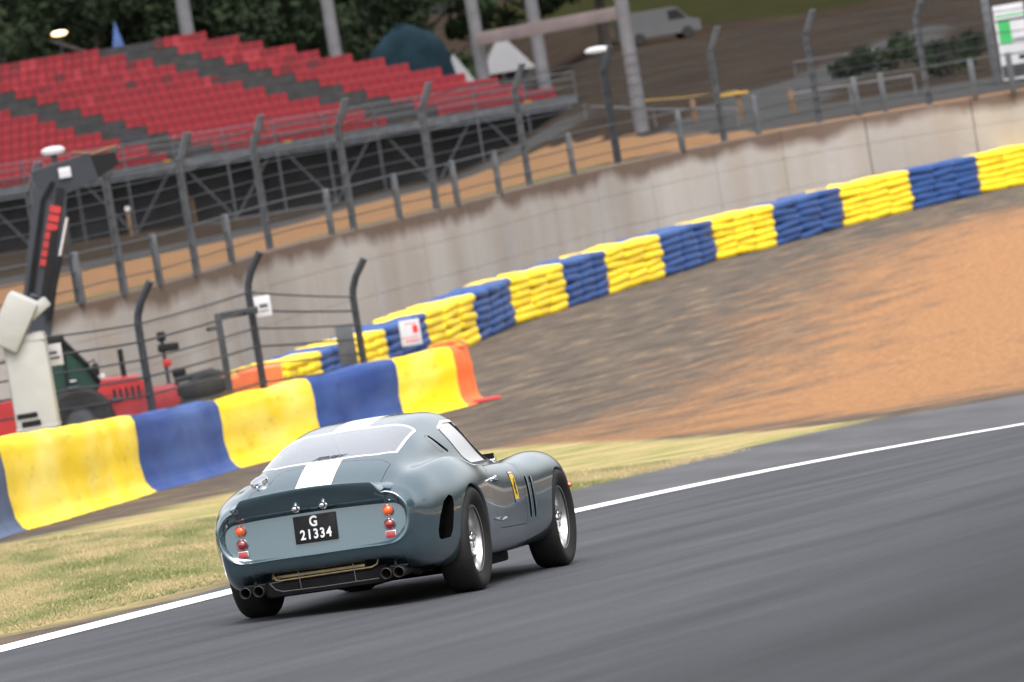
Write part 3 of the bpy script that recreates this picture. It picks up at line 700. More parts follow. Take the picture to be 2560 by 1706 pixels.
# rear lights
for sg in (-1, 1):
    for z, mt in ((.578, 'amber'), (.494, 'redlens')):
        c = onp(sg * .471, z, 0); ax = Matrix.Rotation(math.atan(TILT), 3, 'Y')
        mb = MB(); mb.lathe([(.036, 0), (.036, -.014), (.0335, -.018), (.031, -.016), (.031, 0)], 28, 'X')
        mb.v = [tuple(ax @ Vector(p) + c) for p in mb.v]; lt = part(mb.build('tail_light', 'chrome', car))
        mb = MB(); mb.lathe([(.031, -.012), (.029, -.020), (.020, -.027), (.008, -.030), (0, -.031)], 28, 'X')
        mb.v = [tuple(ax @ Vector(p) + c) for p in mb.v]; mb.build('lens', mt, lt)
        mb = MB()
        for dz in (.027,): mb.lathe([(0, -.021), (.003, -.021), (.0035, -.017)], 8, 'X', (0, 0, dz))
        mb.v = [tuple(ax @ Vector(p) + c) for p in mb.v]; mb.build('lens_screw', 'chrome', lt)
    c = onp(sg * .471, .432, .004); ax = Matrix.Rotation(math.atan(TILT), 3, 'Y')
    mb = MB(); mb.rbox(c, (.010, .066, .044), .006, ax); rf = part(mb.build('reflector', 'chrome', car))
    mb = MB(); mb.rbox(onp(sg * .471, .432, .010), (.008, .060, .038), .003, ax); mb.build('lens', 'refl', rf)
# fuel filler
mb = MB(); mb.lathe([(.058, -.01), (.060, .012), (.056, .022), (.035, .030), (0, .033)], 32, 'Z')
fm = Matrix.Translation((-.655, .385, .852)) @ Matrix.Rotation(R(-24), 4, 'Y') @ Matrix.Rotation(R(-12), 4, 'X')
mb.box((-.058, 0, .016), (.03, .018, .022)); mb.tube([(-.065, 0, .01), (-.085, 0, .002)], .006)
mb.v = [tuple(fm @ Vector(p)) for p in mb.v]; part(mb.build('fuel_filler_cap', 'chrome', car))
# word on the rear window
nrm = Vector((-.28, 0, .96)).normalized()
zrw = lambda x: float(cubic(ts, tab[:, 13, 1])(x)[0])
sl_ = math.atan2(zrw(-.40) - zrw(-.47), .07)
trot = Matrix(((0, math.cos(sl_), -math.sin(sl_)), (-1, 0, 0), (0, math.sin(sl_), math.cos(sl_))))
text('JERSEY', .062, Vector((-.438, -.005, zrw(-.438) + .003)), trot, 'black_trim', car, 'window_lettering', .0008, .5, .0008); BODY.append(car.children[-1])
# exhausts
for ys in ((.505, .42), (-.395, -.475)):
    for y in ys:
        mb = MB(); mb.lathe([(.024, .62), (.026, .12), (.034, .08), (.035, -.02), (.032, -.022), (.030, -.018), (.029, .25), (0, .26)], 20, 'X', (-.91, y, .197)); part(mb.build('exhaust_tip', 'exhaust', car))
    mb = MB(); yc = sum(ys) / 2; mb.box((-.80, yc, .245), (.03, .015, .06)); mb.box((-.80, yc, .232), (.03, .15, .012)); part(mb.build('exhaust_hanger', 'brake', car))
    sgn = 1 if yc > 0 else -1
    mb = MB(); mb.tube([(-.31, yc, .19), (.3, yc * .8, .17), (1.3, sgn * .42, .15)], .045, 10); part(mb.build('exhaust_pipe', 'exhaust', car))
    # dents pressed into the valance above the tips
    for y in ys:
        mb = MB(); mb.lathe([(.043, -.10), (.046, .10)], 20, 'X', (-.88, y, .205)); 
# wire guard and cooler under the tail
mb = MB(); z0, z1 = .178, .236
mb.tube([(-.955, .335, .236), (-.96, .30, .195), (-.962, .255, z0), (-.965, 0, z0 - .004), (-.962, -.36, z0 - .002)], .0045, 6)
mb.tube([(-.955, .335, .236), (-.95, .25, .240)], .004, 6)
for y in (.137, -.212): mb.tube([(-.963, y, z0), (-.945, y + .01, .285)], .004, 6)
part(mb.build('wire_guard', 'exhaust', car))
mb = MB(); mb.rbox((-.82, .05, .258), (.05, .60, .035), .012); part(mb.build('oil_cooler', 'brass', car))
mb = MB(); mb.tube([(-.87, .33, .285), (-.875, .315, .25), (-.88, .28, .243), (-.88, -.30, .247), (-.875, -.335, .262), (-.87, -.345, .29)], .006, 8); part(mb.build('cooler_pipe', 'brass', car))
mb = MB(); mb.rbox((-.70, 0, .20), (.34, .80, .12), .04); mb.rbox((-.05, 0, .22), (.30, .34, .22), .06); mb.tube([(0, -.66, .32), (0, .66, .32)], .045, 10); part(mb.build('rear_axle', 'under', car))
mb = MB(); mb.rbox((1.1, 0, .15), (1.6, .9, .08), .03); mb.rbox((.95, -.60, .145), (.55, .10, .07), .02); mb.rbox((.95, .60, .145), (.55, .10, .07), .02); mb.rbox((2.3, 0, .2), (1.2, .7, .14), .05); part(mb.build('chassis_pan', 'under', car))
mb = MB(); mb.rbox((-.55, 0, .45), (.60, .90, .24), .05); part(mb.build('fuel_tank', 'under', car))
mb = MB(); mb.tube([(-.905, .09, .33), (-.90, .09, .28)], .004, 5)

# ---- wheels
def make_wheel(x, sg, rt, name='wheel'):
    yc = sg * .675; root_m = MB()
    # tyre
    w2 = .105; mb = MB()
    prof = [(.203, .074), (.222, .088), (.255, .104), (.285, .108), (.305, .101), (rt - .006, .084), (rt - .001, .055), (rt, .0)]
    pf = prof + [(r, -h) for r, h in prof[::-1][1:]]
    mb.lathe(pf, 72, 'Y'); wh = MB()
    # three shallow tread grooves
    o = mb.build(name, 'tyre', car)
    # tyre stands slightly flattened on the road and tucked to its hub
    o.location = (x, yc, rt - .002)
    rb = MB(); f = sg
    rp = [(.200, f * .078), (.208, f * .080), (.211, f * .076), (.206, f * .070), (.198, f * .066), (.190, f * .045), (.183, f * .02), (.176, -f * .03), (.178, -f * .06), (.205, -f * .078)]
    rb.lathe(rp, 64, 'Y'); ro = rb.build('rim', 'rim', o)
    hb = MB(); hb.lathe([(.0, f * .052), (.020, f * .050), (.030, f * .040), (.036, f * .030), (.040, f * .02), (.052, f * .012), (.050, -f * .04), (.085, -f * .055), (.0, -f * .056)], 24, 'Y'); hb.build('hub', 'rim', o)
    sp = MB()
    for k in range(54):
        a0 = 2 * math.pi * k / 54; a1 = a0 + (.42 if k % 2 else -.42); hh = f * (.012 if k % 3 else -.045)
        rr = .186 if k % 3 == 0 else .180; h2 = f * (.03 if k % 3 == 0 else -.015)
        sp.tube([(.050 * math.cos(a0), hh, .050 * math.sin(a0)), (rr * math.cos(a1), h2, rr * math.sin(a1))], .0022, 4, cap=False)
    so_ = sp.build('spokes', 'rim', o); so_['kind'] = 'stuff'
    kn = MB(); kn.lathe([(0, f * .075), (.018, f * .074), (.024, f * .066), (.028, f * .045)], 16, 'Y')
    for k in range(3):
        a0 = 2.1 * k + .4; kn.rbox((.035 * math.cos(a0), f * .066, .035 * math.sin(a0)), (.055, .012, .022), .005, Matrix.Rotation(-a0, 3, 'Y'))
    kn.build('knock_off_nut', 'chrome', o)
    dk = MB(); dk.lathe([(.04, -f * .05), (.15, -f * .05), (.15, -f * .062), (.04, -f * .062)], 40, 'Y', closed=True); dk.build('brake_disc', 'brake', o)
    bk = MB(); bk.lathe([(.0, -f * .085), (.19, -f * .085)], 32, 'Y'); bk.build('backing_plate', 'under', o)
    return o
for x, rt in ((0, .327), (2.4, .323)):
    for sg in (-1, 1): make_wheel(x, sg, rt)

# ---- cabin
mb = MB()
def tub(u, v):
    x = -.30 + 1.85 * u; a0 = math.pi * (v - .5)
    return (x, .60 * math.sin(a0), .70 - .42 * max(0, math.cos(a0)) ** .35)
mb.grid(tub, 8, 25); mb.box((1.52, 0, .55), (.02, 1.15, .5)); mb.box((-.2, 0, .52), (.02, 1.15, .42)); mb.box((-.28, 0, .74), (.5, .95, .02)); part(mb.build('cabin_floor', 'under', car, smooth_=False))
mb = MB()
for y in (.30, -.30):
    pass
for y in (.29, -.29):
    mb = MB(); mb.rbox((.62, y, .36), (.46, .40, .12), .05); mb.rbox((.33, y, .60), (.10, .40, .50), .045, Matrix.Rotation(R(-16), 3, 'Y'))
    for s_ in (-1, 1): mb.rbox((.40, y + s_ * .19, .50), (.16, .05, .36), .02, Matrix.Rotation(R(-16), 3, 'Y'))
    part(mb.build('bucket_seat', 'seat_cloth', car))
mb = MB(); mb.tube([(.36, .50, .70), (.36, .465, .95), (.36, .34, 1.065), (.36, 0, 1.09), (.36, -.34, 1.065), (.36, -.465, .95), (.36, -.50, .70)], .019, 10); part(mb.build('roll_bar', 'black_trim', car))
mb = MB(); mb.rbox((1.26, 0, .665), (.16, .98, .14), .04); part(mb.build('dashboard', 'black_trim', car))
mb = MB(); mb.lathe([(.19 + .014 * math.cos(k * math.pi / 4), .014 * math.sin(k * math.pi / 4)) for k in range(8)], 36, 'X', (0, 0, 0), closed=True)
for k in range(3): a0 = math.pi / 2 + k * 2 * math.pi / 3; mb.tube([(0, 0, 0), (0, .19 * math.cos(a0), .19 * math.sin(a0))], .008, 6)
mb.v = [tuple(Matrix.Rotation(R(-20), 3, 'Y') @ Vector(p) + Vector((1.06, .29, .72))) for p in mb.v]; part(mb.build('steering_wheel', 'black_trim', car))
for sg in (-1, 1):
    mb = MB(); mb.rbox((-.12, sg * .40, .83), (.30, .02, .12), .008); part(mb.build('interior_trim_panel', 'cream_int', car))
mb = MB(); mb.rbox((1.02, 0, 1.045), (.015, .16, .05), .006); mb.tube([(1.03, 0, 1.06), (1.06, 0, 1.10)], .006); part(mb.build('rear_view_mirror', 'black_trim', car))
# small chrome wing mirror, front side lamp
mb = MB(); mb.rbox((1.52, -.565, .757), (.055, .045, .014), .006); mb.tube([(1.52, -.565, .755), (1.52, -.565, .735)], .006); part(mb.build('bonnet_catch', 'chrome', car))
mb = MB(); mb.lathe([(0, -.03), (.012, -.026), (.02, -.01), (.022, 0)], 12, 'Y', (2.80, -.735, .50)); part(mb.build('side_indicator', 'amber', car))
mb = MB(); mb.lathe([(0, -.03), (.012, -.026), (.02, -.01), (.022, 0)], 12, 'Y', (0, 0, 0)); mb.v = [(p[0] + 2.80, -p[1] + .735, p[2] + .50) for p in mb.v]; part(mb.build('side_indicator', 'amber', car))
# front: headlamps and grille opening, not seen from here but part of the car
for sg in (-1, 1):
    mb = MB(); mb.lathe([(.075, -.02), (.08, .03), (.06, .06), (0, .075)], 20, 'X', (2.99, sg * .50, .54)); part(mb.build('headlamp', 'chrome', car))
mb = MB(); mb.lathe([(.0, 0), (.085, 0), (.10, .02)], 28, 'X', (3.285, 0, .32)); mb.v = [(p[0], p[1] * 2.6, .32 + (p[2] - .32) * .6) for p in mb.v]; part(mb.build('grille_opening', 'void', car))
ROLLM = Matrix.Translation((0, 0, .33)) @ Matrix.Rotation(R(-1.05), 4, 'X') @ Matrix.Translation((0, 0, -.33))
for o in BODY: o.matrix_local = ROLLM
# driver: one continuous body grown from a skeleton, seated at the wheel
def figure(name, joints, bones, mat, parent=None, sub_=2):
    me = bpy.data.meshes.new(name); me.from_pydata([j[0] for j in joints], bones, []); me.update()
    o = link(bpy.data.objects.new(name, me), parent)
    sk = o.modifiers.new('skin', 'SKIN'); sk.use_smooth_shade = True
    for i, j in enumerate(joints):
        me.skin_vertices[0].data[i].radius = (j[1], j[2] if len(j) > 2 else j[1]); me.skin_vertices[0].data[i].use_root = i == 0
    ss = o.modifiers.new('sub', 'SUBSURF'); ss.levels = ss.render_levels = sub_
    me.materials.append(M[mat]); return o
JT = [((.55, .29, .46), .14, .12), ((.50, .29, .62), .14, .11), ((.46, .29, .78), .15, .10), ((.47, .29, .86), .06), ((.50, .29, .92), .055),
      ((.48, .46, .79), .065), ((.70, .50, .66), .045), ((.98, .43, .74), .035), ((.48, .12, .79), .065), ((.70, .08, .66), .045), ((.98, .15, .74), .035),
      ((.85, .36, .50), .075), ((1.15, .36, .52), .055), ((1.42, .36, .38), .045), ((.85, .22, .50), .075), ((1.15, .22, .52), .055), ((1.42, .22, .38), .045)]
JB = [(0, 1), (1, 2), (2, 3), (3, 4), (2, 5), (5, 6), (6, 7), (2, 8), (8, 9), (9, 10), (0, 11), (11, 12), (12, 13), (0, 14), (14, 15), (15, 16)]
drv = figure('person', JT, JB, 'suit'); tag(drv, 'seated driver in dark suit and grey helmet inside the race car', 'person'); drv.matrix_world = CARM @ ROLLM
mb = MB(); mb.lathe([(.0, .150), (.05, .142), (.09, .118), (.118, .075), (.128, .02), (.124, -.04), (.108, -.09), (.09, -.11), (0, -.11)], 28, 'Z', (0, 0, 0)); mb.v = [(p[0] * 1.06 + .50, p[1] * .95 + .29, p[2] * .92 + .955) for p in mb.v]
hm = mb.build('helmet', 'helmet', drv)
mb = MB()
for k in range(5):
    for s_ in (0, 1): mb.v.append((.57, .235 + .0275 * k, .845 + .02 * s_))
mb.f = [(2 * k, 2 * k + 2, 2 * k + 3, 2 * k + 1) for k in range(4)]; mb.build('helmet_strap', 'black_trim', drv)
for s_, yh in ((1, .43), (-1, .15)):      # gloved hands closed on the wheel rim, four fingers and thumb
    mb = MB(); mb.rbox((1.00, yh, .742), (.085, .05, .07), .02)
    for k in range(4): mb.tube([(1.02, yh - .02, .775 - k * .022), (1.065, yh - .012 * s_, .780 - k * .022), (1.078, yh + .018 * s_, .772 - k * .022), (1.06, yh + .03 * s_, .765 - k * .022)], [.010, .010, .0095, .008], 7)
    mb.tube([(.99, yh - .02 * s_, .775), (1.03, yh - .035 * s_, .795), (1.06, yh - .02 * s_, .80)], [.011, .010, .008], 7)
    mb.build('glove', 'black_trim', drv)

# ================================================================== BACKGROUND MATERIALS
def faded(name, c1, c2):
    """rubber belt whose paint has bleached in soft patches and is scuffed near the ground"""
    m, t, b = newmat(name); tc = t.nodes.new('ShaderNodeTexCoord'); mp = t.nodes.new('ShaderNodeMapping'); mp.inputs['Scale'].default_value = (.8, .28, 1.2); t.links.new(tc.outputs['Object'], mp.inputs[0])
    q = t.nodes.new('ShaderNodeTexNoise'); q.inputs['Scale'].default_value = 1.1; q.inputs['Detail'].default_value = 3; t.links.new(mp.outputs[0], q.inputs['Vector'])
    r = t.nodes.new('ShaderNodeValToRGB'); e = r.color_ramp.elements; e[0].position = .42; e[1].position = .68; e[0].color = (*c1, 1); e[1].color = (*c2, 1); t.links.new(q.outputs[0], r.inputs[0])
    q2 = t.nodes.new('ShaderNodeTexNoise'); q2.inputs['Scale'].default_value = 5; q2.inputs['Detail'].default_value = 8; t.links.new(mp.outputs[0], q2.inputs['Vector'])
    r2 = t.nodes.new('ShaderNodeValToRGB'); e = r2.color_ramp.elements; e[0].position = .28; e[1].position = .42; e[0].color = (.72, .70, .66, 1); e[1].color = (1, 1, 1, 1); t.links.new(q2.outputs[0], r2.inputs[0])
    x = t.nodes.new('ShaderNodeMixRGB'); x.blend_type = 'MULTIPLY'; x.inputs[0].default_value = .8; t.links.new(r.outputs[0], x.inputs[1]); t.links.new(r2.outputs[0], x.inputs[2])
    t.links.new(x.outputs[0], b.inputs['Base Color']); b.inputs['Roughness'].default_value = .6; b.inputs['Specular IOR Level'].default_value = .3; return m
M['yellow'] = faded('faded yellow belt', (.82, .57, .01), (.88, .70, .15)); M['blue'] = faded('faded blue belt', (.018, .05, .20), (.05, .10, .27))
M['slate_blue'] = plain('slate blue belt', (.045, .075, .15), .55, var=.3, scale=.9)
M['orange'] = plain('orange plastic', (.72, .14, .035), .5, var=.15, scale=2)
M['tyre_yellow'] = plain('yellow painted tyre', (.82, .57, .012), .5, var=.12, scale=3)
M['tyre_blue'] = plain('blue painted tyre', (.012, .055, .20), .5, var=.2, scale=3)
M['galv'] = plain('galvanised steel', (.085, .09, .10), .5, .5, var=.25, scale=4)
M['dark_steel'] = plain('dark grey steel', (.035, .039, .045), .5, .4, var=.25, scale=4)
M['light_steel'] = plain('pale concrete pole', (.10, .098, .105), .7, var=.2, scale=2)
def seat_mat():
    m, t, b = newmat('red plastic seat'); g = t.nodes.new('ShaderNodeNewGeometry'); r = t.nodes.new('ShaderNodeValToRGB'); el = r.color_ramp.elements; el.new(.12); el.new(.9)
    for e_, (p, c) in zip(el, [(0, (.05, .010, .012)), (.10, (.11, .005, .009)), (.85, (.16, .006, .012)), (1, (.20, .018, .025))]): e_.position = p; e_.color = (*c, 1)  # reds lowered to stand for shade from trees overhead
    t.links.new(g.outputs['Random Per Island'], r.inputs[0]); t.links.new(r.outputs[0], b.inputs['Base Color']); b.inputs['Roughness'].default_value = .5; b.inputs['Specular IOR Level'].default_value = .2; return m
M['seat_red'] = seat_mat()
M['deck_dark'] = plain('dark timber deck', (.018, .017, .018), .8, var=.4, scale=2)
M['tarp_dark'] = plain('black sheeting', (.016, .015, .016), .9, var=.4, scale=.6, spec=.1)
M['tarp_blue'] = plain('dark blue green tarpaulin', (.008, .018, .025), .9, var=.35, scale=.8, bump=.5, bscale=2, spec=.05)
M['white_pad'] = plain('off white padding', (.30, .30, .285), .75, var=.10, scale=1.5, bump=.35, bscale=3)
M['white_board'] = plain('white board', (.45, .45, .47), .5, var=.06, scale=4)
M['red_body'] = plain('red machine paint', (.30, .014, .016), .45, var=.2, scale=2, coat=.2)
M['boom'] = plain('slate boom paint', (.018, .022, .03), .45, var=.2, scale=2)
M['cab_glass'] = plain('green cab glass', (.02, .05, .04), .12, var=.2, scale=1, coat=1)
M['black_plastic'] = plain('black plastic', (.009, .009, .01), .7, var=.2, scale=4, spec=.2)
M['wood'] = plain('brown post', (.12, .07, .036), .8, var=.3, scale=4)
M['rust_beam'] = plain('brown grey banner', (.11, .085, .085), .8, var=.2, scale=1)
M['bark'] = plain('bark', (.05, .042, .035), .95, var=.4, scale=3, bump=.6, bscale=6)
M['van_white'] = plain('white van paint', (.06, .06, .064), .4, var=.08, scale=1)  # white lowered to dark grey, tree shade put into the colour
M['tent_white'] = plain('white canvas', (.12, .12, .128), .8, var=.12, scale=.6)  # canvas white dimmed in colour to stand for tree shade
M['clothes'] = plain('dark clothes', (.02, .025, .04), .9)
M['blue_tent'] = plain('blue canvas', (.02, .06, .20), .7, var=.3, scale=.8)
M['green_print'] = plain('green print', (.03, .35, .09), .5, var=.15, scale=1)
M['yellow_tape'] = plain('yellow tape', (.36, .21, .02), .5, var=.1, scale=3)
def leaf_mat(name, c):
    m, t, b = newmat(name); oi = t.nodes.new('ShaderNodeTexNoise'); oi.inputs['Scale'].default_value = 1.3; tc = t.nodes.new('ShaderNodeTexCoord'); t.links.new(tc.outputs['Object'], oi.inputs['Vector'])
    cr = t.nodes.new('ShaderNodeValToRGB'); e = cr.color_ramp.elements; e[0].position = .35; e[1].position = .65; e[0].color = (*[k * .55 for k in c], 1); e[1].color = (*[k * 1.5 for k in c], 1)
    t.links.new(oi.outputs[0], cr.inputs[0]); t.links.new(cr.outputs[0], b.inputs['Base Color']); b.inputs['Roughness'].default_value = .8; b.inputs['Specular IOR Level'].default_value = .06; return m
M['leaf_dark'] = leaf_mat('dark leaves', (.012, .018, .009)); M['leaf_mid'] = leaf_mat('mid leaves', (.017, .027, .012))
def concrete():
    """weathered wall: board lines, rain streaks, brown stain hanging from the top edge"""
    m, t, b = newmat('stained concrete'); n = t.nodes; l = t.links
    tc = n.new('ShaderNodeTexCoord')
    def noise(s, st, d=6):
        mp = n.new('ShaderNodeMapping'); mp.inputs['Scale'].default_value = st; l.new(tc.outputs['Object'], mp.inputs[0])
        q = n.new('ShaderNodeTexNoise'); q.inputs['Scale'].default_value = s; q.inputs['Detail'].default_value = d; l.new(mp.outputs[0], q.inputs['Vector']); return q.outputs[0]
    r = n.new('ShaderNodeValToRGB'); e = r.color_ramp.elements; e[0].position = .3; e[1].position = .7; e[0].color = (.25, .225, .208, 1); e[1].color = (.335, .315, .298, 1); l.new(noise(.35, (1, 1, .5)), r.inputs[0])
    sx = n.new('ShaderNodeSeparateXYZ'); l.new(tc.outputs['Object'], sx.inputs[0])
    st = n.new('ShaderNodeMath'); st.operation = 'MULTIPLY_ADD'; st.inputs[1].default_value = 1.1; l.new(noise(.55, (1, 1, .25), 9), st.inputs[0]); l.new(sx.outputs[2], st.inputs[2])
    mr = n.new('ShaderNodeMapRange'); mr.inputs[1].default_value = 2.42; mr.inputs[2].default_value = 2.70; l.new(st.outputs[0], mr.inputs[0])
    mx = n.new('ShaderNodeMixRGB'); mx.inputs[2].default_value = (.105, .072, .055, 1); l.new(mr.outputs[0], mx.inputs[0]); l.new(r.outputs[0], mx.inputs[1])
    # orange grime rising from the lower part and vertical streaks
    s2 = n.new('ShaderNodeValToRGB'); e = s2.color_ramp.elements; e[0].position = .42; e[1].position = .7; e[0].color = (1, 1, 1, 1); e[1].color = (.93, .87, .80, 1); l.new(noise(.9, (1, 1, .08)), s2.inputs[0])
    m2 = n.new('ShaderNodeMixRGB'); m2.blend_type = 'MULTIPLY'; m2.inputs[0].default_value = 1; l.new(mx.outputs[0], m2.inputs[1]); l.new(s2.outputs[0], m2.inputs[2])
    l.new(m2.outputs[0], b.inputs['Base Color']); b.inputs['Roughness'].default_value = .85
    bp = n.new('ShaderNodeBump'); bp.inputs['Strength'].default_value = .4; bp.inputs['Distance'].default_value = .03; l.new(noise(6, (1, 1, 1)), bp.inputs['Height']); l.new(bp.outputs[0], b.inputs['Normal']); return m
M['concrete'] = concrete()
def yaw_mat(a): return Matrix.Rotation(a, 3, 'Z')

# ------------------------------------------------------------------ belt-covered barrier beside the track
bb = [hit(u, v) for u, v in [(-120, 1376), (30, 1330), (365, 1231), (572, 1173), (800, 1110), (1010, 1050), (1150, 1016), (1188, 1006)]]
BH = [1.20, 1.20, 1.17, 1.14, 1.12, 1.10, 1.06, 1.05]
bar = thing('belt_barrier', 'yellow and blue belt covered barrier with orange end standing along the grass verge', 'barrier', bb[0])
cols = ['slate_blue', 'yellow', 'blue', 'yellow', 'blue', 'yellow', 'orange']
DIR = [(bb[min(j + 1, 7)] - bb[max(j - 1, 0)]).normalized() for j in range(8)]; NRM = [Vector((d.y, -d.x, 0)) for d in DIR]
def belt(k):
    a, b, ha, hb_ = bb[k], bb[k + 1], BH[k], BH[k + 1]; s0 = sum((bb[j + 1] - bb[j]).length for j in range(k))
    d = (b - a); d.z = 0; ln = d.length; d.normalize(); nrm_ = Vector((d.y, -d.x, 0))
    def g(u, v):
        # v runs from the ground skirt up the front, over the top and down the back
        h = ha * (1 - u) + hb_ * u; p = a.lerp(b, u); gz = low_z(p.x, p.y) - .01
        prof = [(.20, 0.0), (.13, .04), (.06, .14), (.02, .40), (.03, .65), (.0, .90), (-.06, .985), (-.22, 1.0), (-.46, .99), (-.55, .93), (-.58, .6), (-.58, .0)]
        s_ = v * (len(prof) - 1); i = min(int(s_), len(prof) - 2); t = s_ - i; o = prof[i][0] * (1 - t) + prof[i + 1][0] * t; z = prof[i][1] * (1 - t) + prof[i + 1][1] * t
        s = s0 + u * ln
        wv = .6 * .035 * math.sin(s * 1.3 + 1) * math.sin(z * 2.6) + .02 * math.sin(s * 3.1 + 2) * (1 - z) + .02 * math.sin(s * .8 + z * 2.5) + .012 * math.sin(s * 6.3 + 4 * z)
        nv_ = NRM[k] * (1 - u) + NRM[k + 1] * u
        return p + nv_ * (o + wv) + Vector((0, 0, gz - p.z + z * h + .02 * math.sin(s * 2.1) * z))
    mb = MB(); mb.grid(lambda u, v: g(u, v) - a, max(6, int(ln * 3)), 34); o = mb.build('belt_panel', cols[k], None, fixn=False); o.parent = bar; o.location = a - bb[0]
    if cols[k] == 'orange': o['label'] = 'orange end cap'; o.name = 'end_cap'
for k in range(7): belt(k)
# closing face of the barrier end
e = bb[-1]; d = (bb[-1] - bb[-2]).normalized(); nn = Vector((d.y, -d.x, 0)); mb = MB()
prof = [(.18, 0.0), (.06, .15), (.02, .65), (0, .97), (-.5, 1.04), (-.58, .6), (-.58, 0)]
mb.add([e + nn * o + Vector((0, 0, z * 1.0)) - bb[0] for o, z in prof] + [e + nn * o + d * .06 + Vector((0, 0, z * 1.0)) - bb[0] for o, z in prof], [tuple(range(7)), tuple(range(13, 6, -1))] + [(i, (i + 1) % 7, 7 + (i + 1) % 7, 7 + i) for i in range(7)])
ec = mb.build('end_plate', 'orange', None, smooth_=False); ec.parent = bar
# orange spare tube lying on the end
p = at(1120, 868, px_of(bb[6])[2] + .3)
mb = MB(); mb.tube([Vector((-.42, 0, 0)), Vector((-.3, .12, .09)), Vector((0, .16, .12)), Vector((.3, .12, .09)), Vector((.42, 0, 0)), Vector((.3, -.12, -.02)), Vector((0, -.15, -.03)), Vector((-.3, -.12, -.02)), Vector((-.42, 0, 0))], .05, 8)
tb = tag(mb.build('orange_hose', 'orange', None), 'orange loop of hose lying on the end of the belt barrier', 'hose'); tb.location = p; tb.scale = (.8, .8, .6)
# flattened red white marker lying at the barrier foot
p = hit(1215, 1003); mb = MB(); mb.rbox((0, 0, .03), (.55, .12, .05), .02, yaw_mat(.35)); tag(mb.build('fallen_marker', 'red_st', None), 'flat red marker lying on the ground at the end of the belt barrier', 'marker').location = p

# ------------------------------------------------------------------ tyre wall
base_px = [(640, 1068), (735, 1038), (825, 1008), (905, 977), (985, 946), (1088, 902), (1206, 851), (1297, 810), (1428, 768), (1532, 733), (1670, 691), (1800, 650), (1952, 613), (2122, 564), (2292, 523), (2460, 483), (2640, 444), (2830, 403)]
tb_pts = [hit(u, v) for u, v in base_px]
HT = .98; LAY = 6
def tyre_shape(L, D, H):
    """one painted tyre squeezed in its stack: rounded-square ring with bulging tread"""
    mb = MB(); n = 20; pr = [(.80, -.44), (.95, -.48), (1.03, -.25), (1.05, 0), (1.03, .25), (.95, .48), (.80, .44)]; v = []
    for k, h in pr:
        for i in range(n):
            a = 2 * math.pi * i / n; c, s = math.cos(a), math.sin(a); q = (abs(c) ** 7 + abs(s) ** 7) ** (-1 / 7)
            v.append((c * q * L / 2 * k, s * q * D / 2 * k, h * H))
    m = len(pr); f = [(j * n + i, j * n + (i + 1) % n, (j + 1) * n + (i + 1) % n, (j + 1) * n + i) for j in range(m - 1) for i in range(n)]
    f.append(tuple(range(n - 1, -1, -1))); f.append(tuple(range((m - 1) * n, m * n))); mb.add(v, f); return mb
tyre_mesh = {}
names = {'tyre_yellow': 'yellow', 'tyre_blue': 'blue'}
for k in range(len(tb_pts) - 1):
    a, b = tb_pts[k], tb_pts[k + 1]; d = b - a; d.z = 0; ln = d.length; d.normalize(); yawk = math.atan2(d.y, d.x)
    mt = 'tyre_yellow' if k % 2 == 1 else 'tyre_blue'
    if k == 0: mt = 'tyre_yellow'
    c = (a + b) / 2
    nm = 'yellow' if mt == 'tyre_yellow' else 'blue'
    ORD = ['first', 'second', 'third', 'fourth', 'fifth', 'sixth', 'seventh', 'eighth', 'ninth']
    near = {0: 'yellow tyre wall end block behind the orange plastic barriers', 1: 'yellow tyre wall block between the end block and the pale blue grey panel', 2: 'blue tyre wall block behind the pale blue grey panel', 3: 'yellow tyre wall block on the panel side of the white board', 4: 'blue tyre wall block that carries the white board'}
    lab = near.get(k) or '%s %s block of the tyre wall counted from the white board towards the gravel trap' % (ORD[(k - 5) // 2], nm)
    o = thing('tyre_wall_block', lab, 'tyre wall', (c.x, c.y, low_z(c.x, c.y)), yawk, 'tyre wall blocks')
    nt_ = 3 if ln > 1.3 else 2; L = ln / nt_; rnd = random.Random(k)
    key = (mt, round(L, 2))
    if key not in tyre_mesh: tyre_mesh[key] = tyre_shape(L * 1.05, .62, HT / LAY * 1.04).mesh('tyre', mt)
    for lay in range(LAY):
        sh = (lay % 2) * .12 * L - .06 * L
        for i in range(nt_):
            for dep in (0, 1):
                t = link(bpy.data.objects.new('tyre', tyre_mesh[key]), o)
                t.location = ((i - (nt_ - 1) / 2) * L * .97 + sh * .5 + rnd.uniform(-.02, .02), .31 + .6 * dep + rnd.uniform(-.02, .02), HT / LAY * (lay + .5) + rnd.uniform(-.01, .01) - .03 * dep)
                t.rotation_euler = (rnd.uniform(-.04, .04), rnd.uniform(-.05, .05), rnd.uniform(-.04, .04))
# white board with red marks fixed to the tyre wall, grey panel, small papers on posts
def board(name, u, v, dep, w_, h_, label, cat, marks, yawb=.15, mcol='red_st', base='white_board'):
    p = at(u, v, dep); o = thing(name, label, cat, p, yawb)
    MB().rbox((0, 0, 0), (w_, .03, h_), .008).build('panel', base, o)
    for (x, z, ww, hh) in marks: MB().box((x * w_, -.018, z * h_), (ww * w_, .004, hh * h_)).build('printed_mark', mcol, o)
    return o
board('white_board', 1026, 832, px_of(tb_pts[4])[2] - .6, .40, .50, 'white board with faint red printing hung on the curved tyre wall', 'board', [(.06, .36, .62, .03), (.25, .12, .25, .3), (-.05, -.18, .8, .03), (.05, -.32, .7, .05)])
board('pale_panel', 866, 862, px_of(tb_pts[2])[2] - .5, .33, .75, 'pale blue grey panel leaning on the tyre wall beside a fence post', 'panel', [], base='galv')

